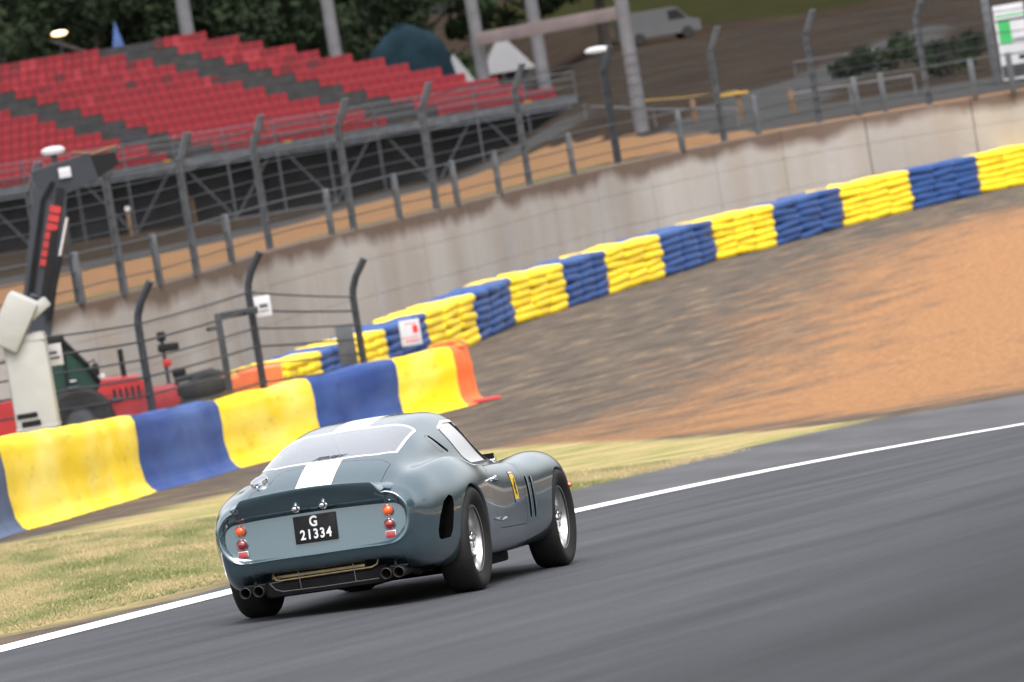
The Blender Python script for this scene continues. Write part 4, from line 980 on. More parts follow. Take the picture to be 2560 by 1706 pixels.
# ------------------------------------------------------------------ concrete wall
wall_px = [(-260, 858), (0, 806), (152, 772), (300, 737), (480, 690), (675, 624), (790, 596), (919, 566), (1050, 534), (1190, 500), (1325, 464), (1545, 409), (1700, 378), (1812, 354), (2050, 305), (2325, 262), (2560, 226), (2800, 186)]
ZT = 2.35
wt = [on_z(u, v, ZT) for u, v in wall_px]; wt = [Vector((p.x, p.y, 0)) for p in wt]
P_ = np.array([(p.x, p.y) for p in wt]); P_ = smooth_pts(resample([tuple(q) for q in P_], 1.), 8); WP = [Vector((x, y, 0)) for x, y in P_]
d0, d1 = (WP[0] - WP[4]).normalized(), (WP[-1] - WP[-5]).normalized(); d1 = Vector((max(d1.x, .8), min(d1.y, .1), 0)).normalized()
WP = [WP[0] + d0 * t for t in range(90, 0, -6)] + WP + [WP[-1] + d1 * t for t in range(6, 96, 6)]     # the wall runs on beyond the view
wall = thing('concrete_wall', 'stained grey brown concrete wall behind the curved tyre wall', 'wall', WP[0])
k = 0
while k < len(WP) - 1:
    step = 1 if (WP[k + 1] - WP[k]).length > 3 else 3
    seg = WP[k:k + step + 1]; k += step
    if len(seg) < 2: break
    mb = MB(); vtx = []; n = len(seg)
    for i, p in enumerate(seg):
        d = (seg[min(i + 1, n - 1)] - seg[max(i - 1, 0)]).normalized(); nr = Vector((-d.y, d.x, 0))
        q = p + d * (.012 if i == 0 else (-.012 if i == n - 1 else 0)); z0 = low_z(p.x, p.y) - .2
        for off, z in ((0, z0), (0, .78), (.012, .79), (.012, .80), (0, .81), (0, 1.58), (.012, 1.59), (.012, 1.60), (0, 1.61), (0, ZT - .03), (.03, ZT), (.32, ZT), (.35, ZT - .03), (.35, z0)): vtx.append(q + nr * off + Vector((0, 0, z)) - WP[0])
    m = 14; f = [(i * m + j, (i + 1) * m + j, (i + 1) * m + j + 1, i * m + j + 1) for i in range(n - 1) for j in range(m - 1)] + [tuple(range(m)), tuple((n - 1) * m + j for j in range(m - 1, -1, -1))]
    mb.add(vtx, f); mb.build('wall_panel', 'concrete', wall, smooth_=False)
# ------------------------------------------------------------------ upper ground behind the wall
WX = np.array([p.x for p in WP]); WY = np.array([p.y for p in WP])
def wall_y(x): return float(np.interp(x, WX, WY, left=WY[0] + (x - WX[0]) * .6 if x < WX[0] else WY[0], right=WY[-1] - (x - WX[-1]) * .3 if x > WX[-1] else WY[-1]))
def up_z(x, y):
    w_ = wall_y(x) + .2; dy = y - w_
    left_ = 1 - smooth(-2, 9, x)
    z = 2.22 - 3.65 * left_ * min(1, max(0, dy - 2) / 163)
    z += .16 * smooth(30, 130, dy) * (1 - left_) * 10 * smooth(0, 1, .2)
    if dy > 160: z += (dy - 160) * .012
    return z
def upper_mat():  # earth colours lowered to carry the shade of overhead trees
    m, t, b = newmat('upper ground'); n = t.nodes; l = t.links; tc = n.new('ShaderNodeTexCoord')
    def noise(s, st=(1, 1, 1), d=7):
        mp = n.new('ShaderNodeMapping'); mp.inputs['Scale'].default_value = st; l.new(tc.outputs['Object'], mp.inputs[0]); q = n.new('ShaderNodeTexNoise'); q.inputs['Scale'].default_value = s; q.inputs['Detail'].default_value = d; q.inputs['Roughness'].default_value = .65; l.new(mp.outputs[0], q.inputs['Vector']); return q.outputs[0]
    def ramp(src, stops):
        r = n.new('ShaderNodeValToRGB'); el = r.color_ramp.elements
        while len(el) < len(stops): el.new(.5)
        for e_, (p, c) in zip(el, stops): e_.position = p; e_.color = (*c, 1)
        l.new(src, r.inputs[0]); return r.outputs[0]
    brk = noise(.35, (.5, .5, 1))
    def wtn(nm):
        a = n.new('ShaderNodeAttribute'); a.attribute_name = nm; s = n.new('ShaderNodeMath'); s.operation = 'ADD'; o = n.new('ShaderNodeMath'); o.operation = 'MULTIPLY_ADD'; o.inputs[1].default_value = 1.0; o.inputs[2].default_value = -.5
        l.new(brk, o.inputs[0]); l.new(a.outputs['Fac'], s.inputs[0]); l.new(o.outputs[0], s.inputs[1]); mr = n.new('ShaderNodeMapRange'); mr.inputs[1].default_value = .4; mr.inputs[2].default_value = .6; l.new(s.outputs[0], mr.inputs[0]); return mr.outputs[0]
    c = ramp(noise(.5, (.6, .6, 1)), [(.3, (.018, .014, .012)), (.5, (.030, .023, .018)), (.62, (.038, .029, .021)), (.75, (.028, .030, .014))])
    for nm, r in (('grey', ramp(noise(.8), [(.3, (.038, .038, .039)), (.7, (.062, .061, .060))])), ('sand', ramp(noise(1.2), [(.3, (.15, .085, .045)), (.7, (.22, .13, .072))])), ('green', ramp(noise(.9), [(.3, (.06, .062, .036)), (.7, (.12, .108, .06))])), ('bank', ramp(noise(.6), [(.3, (.014, .016, .007)), (.7, (.028, .028, .012))]))):
        q = n.new('ShaderNodeMixRGB'); l.new(wtn(nm), q.inputs[0]); l.new(c, q.inputs[1]); l.new(r, q.inputs[2]); c = q.outputs[0]
    l.new(c, b.inputs['Base Color']); b.inputs['Roughness'].default_value = 1.; b.inputs['Specular IOR Level'].default_value = 0.
    bp = n.new('ShaderNodeBump'); bp.inputs['Strength'].default_value = .6; bp.inputs['Distance'].default_value = .1; l.new(noise(4), bp.inputs['Height']); l.new(bp.outputs[0], b.inputs['Normal']); return m
M['upper'] = upper_mat()
HU = lambda l: [tuple(hit(u, v, lambda x, y: up_z(x, y) if y > wall_y(x) else -50).xy) for u, v in l]
PATH = HU([(1400, 395), (1650, 330), (1800, 250), (2000, 190), (2180, 110), (2330, 60), (2380, 70), (2300, 130), (2100, 215), (2000, 300), (1900, 335)])
BANK = HU([(1250, 115), (1700, 75), (2100, 20), (2300, -20), (2300, -60), (1500, -20), (1100, 60)]) 
xs = np.concatenate([np.arange(-420, -60, 30), np.arange(-60, -18, 6), np.arange(-18, 34, .8), np.arange(34, 90, 6), np.arange(90, 430, 30)]); ys_ = np.concatenate([np.arange(0, 40, .7), np.arange(40, 200, 3), np.arange(200, 700, 25)])
vtx = []; at_g = []; at_s = []; at_gr = []; at_b = []
PA = []
for x in xs:
    for dy in ys_: y = wall_y(x) + .3 + dy; vtx.append((x, y, up_z(x, y))); PA.append((x, y, dy))
PA = np.array(PA); n2 = len(ys_)
mb = MB(); mb.v = vtx; mb.f = [(i * n2 + j, (i + 1) * n2 + j, (i + 1) * n2 + j + 1, i * n2 + j + 1) for i in range(len(xs) - 1) for j in range(n2 - 1)]
ug = mb.build('upper_ground', 'upper', None, fixn=False); ug['kind'] = 'structure'
for p in ug.data.polygons: p.use_smooth = True
lf = np.array([1 - smooth(0, 8, x) for x in PA[:, 0]])
band = lambda v, a, b, s: np.clip((v - a) / s + .5, 0, 1) * np.clip((b - v) / s + .5, 0, 1)
sand_end = 6 + 80 * lf
W_ = {'sand': band(PA[:, 2], 1.2 + 13 * lf, 1e9, 1.5) * np.clip((sand_end - PA[:, 2]) / 3 + .5, 0, 1), 'green': np.clip((1.5 + 13 * lf - PA[:, 2]) / 3 + .5, 0, 1) * (.35 + .65 * lf),
      'grey': np.maximum(band(PA[:, 2], 86, 118, 4) * lf, np.maximum(band(PA[:, 2], 6, 22, 4) * (1 - lf) * .8, np.clip(.5 - poly_sd(PA[:, 0], PA[:, 1], PATH) / 3, 0, 1))), 'bank': np.clip(.5 - poly_sd(PA[:, 0], PA[:, 1], BANK) / 8, 0, 1)}
for nm, v in W_.items(): a_ = ug.data.attributes.new(nm, 'FLOAT', 'POINT'); a_.data.foreach_set('value', np.clip(v, 0, 1).astype(np.float32))

# ------------------------------------------------------------------ debris fence on the wall
def wall_pt(u, off=.18):
    """point on the wall top seen at picture column u"""
    vv = np.interp(u, [q[0] for q in wall_px], [q[1] for q in wall_px]); p = on_z(u, float(vv), ZT); return Vector((p.x, p.y + off, ZT))
fence = thing('debris_fence', 'tall grey wire debris fence with bent top posts on the concrete wall', 'fence', wall_pt(0))
F0 = wall_pt(0); tall = [-150, 120, 310, 492, 675, 885, 1093, 1325, 1545, 1812, 2050, 2325, 2600]
short = [-30, 205, 400, 580, 830, 1000, 1145, 1250, 1435, 1708, 1898, 2148, 2215, 2440, 2535]
for u in tall:
    b = wall_pt(u); h = 2.75; mb = MB(); r_ = Vector((.75, -.25, 0)).normalized()
    for s_ in (-1, 1): mb.tube([b - F0 - Vector((0, 0, .02)) + Vector((.035 * s_, 0, 0)), b - F0 + Vector((.035 * s_, 0, h - .45)), b - F0 + Vector((.035 * s_ + .03, 0, h - .3)) + r_ * .06, b - F0 + Vector((.035 * s_, 0, h + .15)) + r_ * .30], .052, 6)
    mb.build('post', 'galv' if u != 1545 else 'dark_steel', fence)
for u in short:
    b = wall_pt(u, .12); MB().rbox(b - F0 + Vector((0, 0, .5)), (.15, .12, 1.04), .02).build('stub_post', 'galv', fence)
us = np.linspace(-150, 2700, 58)
for j, h in enumerate([.3, .62, .98, 1.25, 1.55, 1.85, 2.1, 2.35, 2.6]):
    mb = MB(); pts = []
    for i, u in enumerate(us): q = wall_pt(u, .13) - F0; pts.append(q + Vector((0, 0, h - .012 * math.sin(i * 1.3))))
    mb.tube(pts, .026 if j == 2 else .017, 4, cap=False); mb.build('cable' if j == 2 else 'wire', 'galv' if j == 2 else 'dark_steel', fence)
mb = MB()
for i in range(len(us) * 9 - 9):     # fine vertical strands of the mesh
    u = -150 + 2850 * i / (len(us) * 9 - 9); q = wall_pt(u, .14) - F0; mb.box(q + Vector((0, 0, 1.35)), (.006, .004, 2.6))
o = mb.build('mesh_strands', 'dark_steel', fence, smooth_=False); o['kind'] = 'stuff'
# white floodlight caps on dark poles
def lamp(u_base, v_base, dep, hgt, label):
    p = at(u_base, v_base, dep); o = thing('dome_lamp', label, 'lamp', p, 0, 'white capped lamps along the fence')
    MB().tube([(0, 0, 0), (0, 0, hgt)], .075, 10).build('pole', 'dark_steel', o)
    mb = MB(); mb.lathe([(0, .11), (.10, .10), (.17, .06), (.18, 0), (.15, -.05), (0, -.06)], 18, 'Z', (0, 0, hgt + .04)); mb.v = [(q[0] * 1.75 - .10, q[1] * .8, q[2]) for q in mb.v]; mb.build('lamp_cap', 'white_board', o)
lamp(1548, 405, px_of(wall_pt(1545))[2] + .5, 2.78, 'white capped lamp on a dark pole before the pale concrete pole')
q = at(133, 380, 127.); lamp_o = thing('dome_lamp', 'white capped lamp above the raised machine boom', 'lamp', q - Vector((0, 0, 3.9)), 0, 'white capped lamps along the fence')
MB().tube([(0, 0, 0), (0, 0, 3.85)], .06, 10).build('pole', 'dark_steel', lamp_o)
mb = MB(); mb.lathe([(0, .11), (.10, .10), (.17, .06), (.18, 0), (.15, -.05), (0, -.06)], 18, 'Z', (0, 0, 3.9)); mb.v = [(p_[0] * 1.35, p_[1] * .8, p_[2]) for p_ in mb.v]; mb.build('lamp_cap', 'white_board', lamp_o)

# ------------------------------------------------------------------ catch fence behind the belt barrier
D_ = {(-70): 92, 55: 94.5, 385: 99.5, 660: 105.5, 905: 111.}
pk = [(-190, 1210), (100, 1120), (385, 1050), (660, 968), (905, 880)]
pts = []
for (u, v), dep in zip(pk, (91, 95, 99.5, 105.5, 111.5)):
    p = at(u, v, dep); pts.append(Vector((p.x, p.y, low_z(p.x, p.y))))
cf = thing('catch_fence', 'dark catch fence with bent posts and cables behind the belt barrier', 'fence', pts[0])
FH = [3.0, 3.05, 3.05, 3.25, 2.75]
tops = []
for p, h in zip(pts, FH):
    mb = MB(); q = p - pts[0]; mb.tube([q, q + Vector((0, 0, h - .55)), q + Vector((.02, 0, h - .42)), q + Vector((.10, -.05, h - .22)), q + Vector((.30, -.10, h + .08))], .062, 8); mb.build('post', 'dark_steel', cf)
for j in range(9):
    mb = MB(); L = []
    for i in range(len(pts) - 1):
        for t in np.linspace(0, 1, 7)[: (7 if i == len(pts) - 2 else 6)]:
            h = (FH[i] * (1 - t) + FH[i + 1] * t - .55) * (j + 1) / 9.; q = pts[i].lerp(pts[i + 1], t) - pts[0]; L.append(q + Vector((0, -.07, h - .015 * math.sin(math.pi * t))))
    mb.tube(L, .019 if j % 2 else .016, 5, cap=False); mb.build('cable', 'dark_steel', cf)
for i, (t, j) in enumerate(((.35, 5), (.62, 7), (.3, 3), (.7, 4))):
    a, b = pts[1 + i % 3], pts[2 + i % 3]; h = (FH[1] - .55) * (j + 1) / 9.; q = a.lerp(b, t) - pts[0]; d = (b - a).normalized()
    MB().tube([q - d * .22 + Vector((0, -.07, h)), q + d * .22 + Vector((0, -.07, h))], .035, 6).build('cable_tensioner', 'dark_steel', cf)
# lower mesh on the fence
mb = MB()
for i in range(1, 3):
    a, b = pts[i] - pts[0], pts[i + 1] - pts[0]
    for k in range(110): q = a.lerp(b, k / 110.); mb.box(q + Vector((0, -.05, .75)), (.006, .004, 1.5))
o = mb.build('mesh_strands', 'dark_steel', cf, smooth_=False); o['kind'] = 'stuff'
# small gate frame on the fence
g0 = at(572, 958, 105.) ; gf = thing('gate_frame', 'dark steel door frame beside a catch fence post', 'gate', (g0.x, g0.y, low_z(g0.x, g0.y)), .1)
ztop = at(566, 780, 105.).z - low_z(g0.x, g0.y)
MB().rbox((0, 0, ztop / 2), (.11, .09, ztop), .015).build('jamb', 'dark_steel', gf); MB().rbox((.36, 0, ztop - .05), (.62, .08, .12), .015).build('lintel', 'dark_steel', gf)
board('paper_notice', 657, 766, 105.2, .27, .34, 'white paper notice fixed to the catch fence post by the door frame', 'notice', [(.05, .02, .5, .18), (.05, -.22, .55, .06)], 0., 'galv')
board('paper_notice', 132, 888, 93.5, .28, .32, 'white paper notice with grey print beside the padded pillar', 'notice', [(.0, .1, .5, .14), (.1, -.14, .5, .12)], 0., 'galv')

# ------------------------------------------------------------------ padded pillar
pp = at(108, 1130, 93.); pp.z = low_z(pp.x, pp.y); zt = at(85, 830, 93.).z - pp.z
pil_ = thing('padded_pillar', 'off white padded pillar with a large slanted block on top behind the belt barrier', 'pillar', pp)
s_ = 16000 / 93.
MB().rbox((0, 0, zt / 2), (.62, .5, zt), .07).build('padding', 'white_pad', pil_)
MB().rbox((-.10, -.06, zt + .20), (.46, .62, .78), .05, Matrix.Rotation(R(33), 3, 'Y')).build('head_pad', 'white_pad', pil_)
MB().rbox((.26, 0, zt + .32), (.36, .60, .17), .04, Matrix.Rotation(R(-32), 3, 'Y')).build('head_flap', 'white_pad', pil_)
for z in (.55, 1.2, zt - .1): MB().rbox((0, 0, z), (.635, .515, .035), .012).build('strap', 'white_pad', pil_)
MB().rbox((-.12, -.26, 1.40), (.30, .02, .07), .008).build('buckle_label', 'black_plastic', pil_); MB().rbox((-.08, -.26, 1.28), (.28, .02, .08), .008).build('buckle_label', 'black_plastic', pil_)

# ------------------------------------------------------------------ telehandler with raised boom
tp_ = at(200, 1075, 116.); gz = low_z(tp_.x, tp_.y)
tel = thing('telehandler', 'red telehandler with green cab glass and raised dark boom behind the fence', 'telehandler', (tp_.x, tp_.y, gz), R(4))
k_ = 16000 / 116.       # pixels per metre there
def loc(u, v, dd=0.): q = at(u, v, 116. + dd); return Matrix.Rotation(-R(4), 3, 'Z') @ (q - Vector((tp_.x, tp_.y, gz)))
# body
mb = MB(); hood = [(-1.9, .55), (-1.85, 1.15), (-.75, 1.2), (-.35, .95), (.35, .95), (.52, 1.28), (1.20, 1.24), (1.32, 1.05), (1.35, .55), (.5, .45), (-1.0, .45)]
bm_ = mb.prism(hood, -.55, .55, lambda p, q, h: (p, h, q)); mb.build('body', 'red_body', tel, smooth_=False)
mb = MB(); cab = [(-.62, 1.0), (-.66, 2.02), (-.52, 2.12), (-.05, 2.10), (.30, 1.62), (.48, 1.25), (.42, .95)]
mb.prism(cab, -.42, .42, lambda p, q, h: (p, h, q)); cabo = mb.build('cab', 'cab_glass', tel, smooth_=False)
for a, b in zip(cab, cab[1:]):
    mb = MB(); mb.tube([(a[0], -.44, a[1]), (b[0], -.44, b[1])], .05, 6); mb.build('cab_frame', 'black_plastic', cabo)
MB().rbox((-.32, 0, 2.14), (.62, .95, .10), .04).build('cab_roof', 'black_plastic', cabo)
MB().rbox((-.10, -.30, 1.22), (.42, .14, .10), .03, Matrix.Rotation(R(35), 3, 'Y')).build('arm_rest', 'black_plastic', cabo)
for x, nm in ((-2.6, 0), (.05, 1), (2.45, 2)):
    r_ = .62 if nm < 2 else .58
    mb = MB(); mb.lathe([(r_ * .45, -.16), (r_ * .62, -.20), (r_ * .9, -.20), (r_, -.12), (r_, .12), (r_ * .9, .20), (r_ * .62, .20)], 26, 'Y', (x, -.62, r_)); wo_ = mb.build('wheel', 'tyre', tel)
    mb = MB(); mb.lathe([(0, -.10), (r_ * .2, -.12), (r_ * .46, -.10), (r_ * .5, -.17)], 22, 'Y', (x, -.62, r_)); mb.build('rim', 'galv', wo_)
MB().rbox((1.62, -.2, .74), (.62, .9, .50), .10).build('rear_body', 'red_body', tel); MB().rbox((2.2, -.2, 1.08), (.75, .9, .06), .03, Matrix.Rotation(R(-6), 3, 'Y')).build('mudguard', 'black_plastic', tel)
MB().rbox((-1.9, -.58, 1.05), (.5, .03, .06), .01).build('side_band', 'white_board', tel)
for z in (.62, .88): MB().rbox((-1.75, -.57, z), (.36, .03, .05), .01).build('side_grille', 'black_plastic', tel)
# boom: lower and upper sections, bent head with lamp box
b0, b1, b2 = loc(92, 760), loc(128, 470), loc(150, 400)
def beam(a, b, w0, w1, dpt, name, mat, par):
    mb = MB(); a, b = Vector(a), Vector(b); t = (b - a).normalized(); sx = Vector((0, 1, 0)); px__ = t.cross(sx).normalized(); v = []
    for p, ww in ((a, w0), (b, w1)):
        for sx_, sy in ((-.5, -.5), (.5, -.5), (.5, .5), (-.5, .5)): v.append(p + px__ * sx_ * ww + sx * sy * dpt)
    mb.add(v, [(3, 2, 1, 0), (4, 5, 6, 7), (0, 1, 5, 4), (1, 2, 6, 5), (2, 3, 7, 6), (3, 0, 4, 7)]); return mb.build(name, mat, par, smooth_=False)
boom = beam(loc(70, 1000), b1, .58, .60, .42, 'boom', 'boom', tel)
beam(loc(108, 780, -.22), loc(152, 470, -.22), .16, .14, .05, 'boom_rib', 'black_plastic', boom)
head = beam(loc(92, 470), loc(235, 415), .62, .52, .46, 'boom_head', 'boom', tel)
beam(loc(215, 425), loc(292, 395), .50, .24, .40, 'head_nose', 'black_plastic', head)
MB().tube([loc(180, 382, -.2), loc(230, 386, -.2), loc(290, 366, -.2)], .03, 6).build('rope', 'wood', head)
MB().rbox(loc(162, 432, -.28), (.22, .03, .19), .01).build('data_plate', 'white_board', head)
# red lettering painted up the boom: seven blocks, too blurred to read
a_, c_2 = loc(112, 668, -.24), loc(140, 512, -.24)
for i in range(7):
    t0 = (i + .08) / 7; t1 = (i + .86) / 7; p0 = a_.lerp(c_2, t0); p1 = a_.lerp(c_2, t1); beam(p0, p1, .20, .20, .02, 'boom_letter_block', 'red_body', boom)

# rams, hoses, louvres and lights of the machine
mb = MB(); mb.tube([loc(120, 800, -.3), loc(150, 640, -.3)], .055, 8); mb.build('hydraulic_ram', 'black_plastic', boom)
mb = MB(); mb.tube([loc(150, 640, -.3), loc(168, 545, -.3)], .03, 8); mb.build('ram_rod', 'chrome', boom)
for k in range(3): MB().tube([loc(62 + k * 7, 800, -.26), loc(84 + k * 5, 640, -.28), loc(104 + k * 4, 500, -.27), loc(128 + k * 4, 455, -.28)], .016, 5).build('hydraulic_hose', 'black_plastic', boom)
for k in range(5): MB().rbox((.72 + .11 * k, -.56, .98), (.05, .02, .22), .006).build('hood_louvre', 'black_plastic', tel)
MB().rbox((.55, -.52, 1.36), (.10, .08, .09), .02).build('work_lamp', 'white_board', tel); MB().tube([(.30, -.50, 1.62), (.46, -.62, 1.68), (.46, -.62, 1.55)], .015, 5).build('mirror_arm', 'black_plastic', cabo); MB().rbox((.46, -.63, 1.50), (.12, .04, .22), .02).build('mirror', 'black_plastic', cabo)
MB().tube([(-.10, -.45, 1.02), (-.06, -.45, 2.06)], .028, 6).build('door_post', 'black_plastic', cabo); MB().rbox((0.02, -.46, 1.35), (.12, .03, .03), .01).build('door_handle', 'chrome', cabo)
MB().tube([(.95, .3, 1.2), (.95, .3, 1.75)], .05, 8).build('exhaust_stack', 'black_plastic', tel)
# remote camera and extinguisher post between fence and wall
cpos = at(425, 975, 120.); cpos.z = low_z(cpos.x, cpos.y); zc_ = at(425, 838, 120.).z - cpos.z
ct = thing('marshal_post', 'dark equipment stand with a small red box behind the catch fence', 'equipment stand', cpos)
MB().tube([(0, 0, 0), (0, 0, zc_)], .035, 8).build('stand', 'dark_steel', ct); MB().rbox((0, 0, zc_), (.16, .16, .18), .03).build('top_box', 'black_plastic', ct)
MB().rbox((.10, 0, zc_ - .22), (.40, .16, .15), .04).build('camera_box', 'black_plastic', ct); MB().rbox((.03, 0, zc_ - .50), (.16, .14, .14), .03).build('red_box', 'red_body', ct); MB().rbox((.22, 0, zc_ - .72), (.26, .2, .18), .06).build('motor', 'black_plastic', ct)
# stack of black tyres and orange plastic barriers between the fences
q = at(525, 1095, 108.); z = low_z(q.x, q.y)
for lay, wd in enumerate(('lowest', 'second', 'middle', 'fourth', 'topmost')):
    mb = MB(); mb.lathe([(.22, -.10), (.30, -.13), (.40, -.11), (.44, -.05), (.44, .05), (.40, .11), (.30, .13), (.22, .10)], 26, 'Z', closed=True)
    o = mb.build('loose_tyre', 'tyre', None); o.location = (q.x + .03 * math.sin(lay * 2.2), q.y + .03 * math.cos(lay * 1.7), z + .13 + lay * .262)
    tag(o, 'black tyre, %s of the stack between the telehandler and the orange barriers' % wd, 'tyre', 'stacked black tyres')
for i, (u, v, dd, ln, lb) in enumerate(((590, 1098, 108.5, .42, 'orange plastic barrier next to the stack of black tyres'), (645, 1092, 109, .36, 'orange plastic barrier between the door frame and a fence post'), (695, 1080, 110, .45, 'orange plastic barrier overlapping the yellow tyre wall end block'))):
    q = at(u, v, dd); z = low_z(q.x, q.y); mb = MB(); hh_ = (1.30, 1.36, 1.34)[i]
    pr = [(-.24, 0), (-.22, .12), (-.11, .30), (-.09, .95), (-.05, 1.0), (.05, 1.0), (.09, .95), (.11, .30), (.22, .12), (.24, 0)]
    mb.prism([(a, b * hh_) for a, b in pr], -ln / 2, ln / 2, lambda a, b, h: (h, a, b)); o = mb.build('plastic_barrier', 'orange', None, smooth_=False); tag(o, lb, 'barrier', 'orange plastic barriers'); o.location = (q.x, q.y, z); o.rotation_euler.z = .25

# ------------------------------------------------------------------ grandstand
GD = 290.; FR = at(0, 470, GD); Z0 = FR.z                # front row floor
pitch, rise, run = .42, .42, .80
stand = thing('grandstand_frame', 'dark stepped scaffold of the grandstand under the red seats', 'grandstand', (0, GD, up_z(-8, GD)))
SO = Vector((0, GD, up_z(-8, GD)))
def row_x(u, i): # world x of a picture column on row i
    v = 470 - .163 * u - 24 * i; q = at(u, v, GD + i * run); return q.x
def rows(i): uB, uA, uR = 430 - 55 * i, 980 - 59 * i, 1400 - 72 * i; return [(-60, uB), (max(-60, uB + 105), uA), (uA + 115, uR)]
xl, xr0 = row_x(-60, 0), row_x(1440, 0)
for i in range(14):
    xr = row_x(1440 - 72 * i, i); z = Z0 + i * rise
    MB().box(((xl + xr) / 2, i * run + .1, z - .06 - SO.z), (xr - xl, run + .02, .08)).build('deck_plank', 'deck_dark', stand, smooth_=False)
    MB().box(((xl + xr) / 2, i * run - .30, z - .25 - SO.z), (xr - xl, .03, .34)).build('riser_board', 'deck_dark', stand, smooth_=False)
gzs = -.05
MB().box(((xl + xr0) / 2, 1.2, (Z0 - SO.z) / 2), (xr0 - xl, .05, (Z0 - SO.z))).build('black_backdrop', 'tarp_dark', stand, smooth_=False)
nb = 12
for k in range(nb + 1):
    x = xl + (xr0 - xl) * k / nb; hgt = Z0 - SO.z
    MB().tube([(x, -.35, 0), (x, -.35, hgt + 1.0)], .05, 6).build('upright', 'galv', stand)
    if k < nb:
        x2 = xl + (xr0 - xl) * (k + 1) / nb; a, b = (x, x2) if k % 2 else (x2, x)
        MB().tube([(a, -.30, .05), (b, -.30, hgt)], .035, 6).build('brace', 'galv', stand)
for z in (0.02, Z0 - SO.z - .12, Z0 - SO.z - .55): MB().tube([(xl, -.38, z), (xr0, -.38, z)], .045 if z > .1 else .04, 6).build('ledger', 'galv', stand)
MB().box(((xl + xr0) / 2, -.40, Z0 - SO.z - .22), (xr0 - xl, .04, .40)).build('fascia', 'galv', stand, smooth_=False)
for z in (.35, .70, 1.0): MB().tube([(xl, -.36, Z0 - SO.z + z), (xr0, -.36, Z0 - SO.z + z)], .03, 6).build('guard_rail', 'galv', stand)
for k in range(0, 5): MB().box((xl + (xr0 - xl) * (k + .6) / 5, -.45, Z0 - SO.z - .02), (.35, .02, .06)).build('yellow_tab', 'yellow_tape', stand, smooth_=False)
# seats: shell with back and pan in one piece
def seat_mb():
    mb = MB(); pr = [(-.40, .40), (-.36, .44), (-.10, .42), (.02, .45), (.06, .80), (.10, .82), (.12, .78), (.06, .40), (-.08, .37), (-.38, .36)]
    mb.prism(pr, -.185, .185, lambda p, q, h: (h, p + .1, q - .06)); return mb
sm = seat_mb().mesh('seat_mesh', 'seat_red', False)
spots = []
for i in range(13):
    z = Z0 + i * rise
    for blk, (a, b) in enumerate(rows(i)):
        if b - a < 25: continue
        x0, x1 = row_x(a, i), row_x(b, i); n = int((x1 - x0) / pitch)
        for k in range(n): spots.append((i, x0 + (k + .5) * pitch, GD + i * run, z - .30, blk))
spots.sort(key=lambda s: s[0])
rnd = random.Random(5)
def inview(s): u, v, d = px_of(Vector(s[1:4])); return -30 < u < 2590 and v > -20
vis = [s for s in spots if inview(s)]
ROWN = ['front', 'second', 'third', 'fourth', 'fifth', 'sixth', 'seventh', 'eighth', 'ninth', 'tenth', 'eleventh', 'twelfth', 'thirteenth']
BLKN = ['beyond the dark aisle above the machine boom', 'between the two dark aisles', 'on the tarpaulin side of both dark aisles']
for i, x, y, z, blk in vis[:300]:
    o = bpy.data.objects.new('stadium_seat', sm); COL.objects.link(o); o.location = (x, y, z); o.rotation_euler.z = rnd.uniform(-.02, .02)
    tag(o, 'red stadium seat in the %s row up, %s' % (ROWN[i], BLKN[blk]), 'seat', 'red seats in the lower grandstand rows')
mb = MB(); base = seat_mb()
for i, x, y, z, blk in vis[300:]: mb.add([(p[0] + x, p[1] + y, p[2] + z) for p in base.v], base.f)
tag(mb.build('stadium_seats', 'seat_red', None, smooth_=False), 'red plastic seats filling the upper rows of the grandstand', 'seat', kind='stuff')

# ------------------------------------------------------------------ poles, tarpaulin, banner, tents and vans beyond
def pole(u0, v0, dep, r, h, label, lean=0, mat='light_steel'):
    p = at(u0, v0, dep); z = up_z(p.x, p.y); o = tag(MB().tube([(0, 0, 0), (lean * h * .5, 0, h * .5), (lean * h, 0, h)], [r, r * .93, r * .85], 12).build('concrete_pole', mat, None), label, 'pole', 'tall pale poles'); o.location = (p.x, p.y, z); return o
pole(1606, 330, 198, .24, 9, 'tall pale concrete pole rising behind the lamp on a dark pole')
pole(1205, 172, 300, .34, 14, 'tall pale pole at the end of the brown banner by the tarpaulin')
pole(838, 130, 318, .36, 14, 'tall pale pole standing behind the upper red seats')
pole(468, 80, 322, .40, 14, 'dim grey pole behind the top row of red seats')
pole(1338, 70, 318, .36, 12, 'pale pole standing behind the middle of the brown banner')
a, b = at(1190, 100, 299), at(1550, 32, 299); mb = MB(); c = (a + b) / 2; d = b - a
mb.rbox((0, 0, 0), (d.length, .08, .62), .02, Matrix.Rotation(-math.asin(d.z / d.length), 3, 'Y')); bn = tag(mb.build('banner', 'rust_beam', None), 'long brown grey banner stretched between two pale poles', 'banner'); bn.location = c
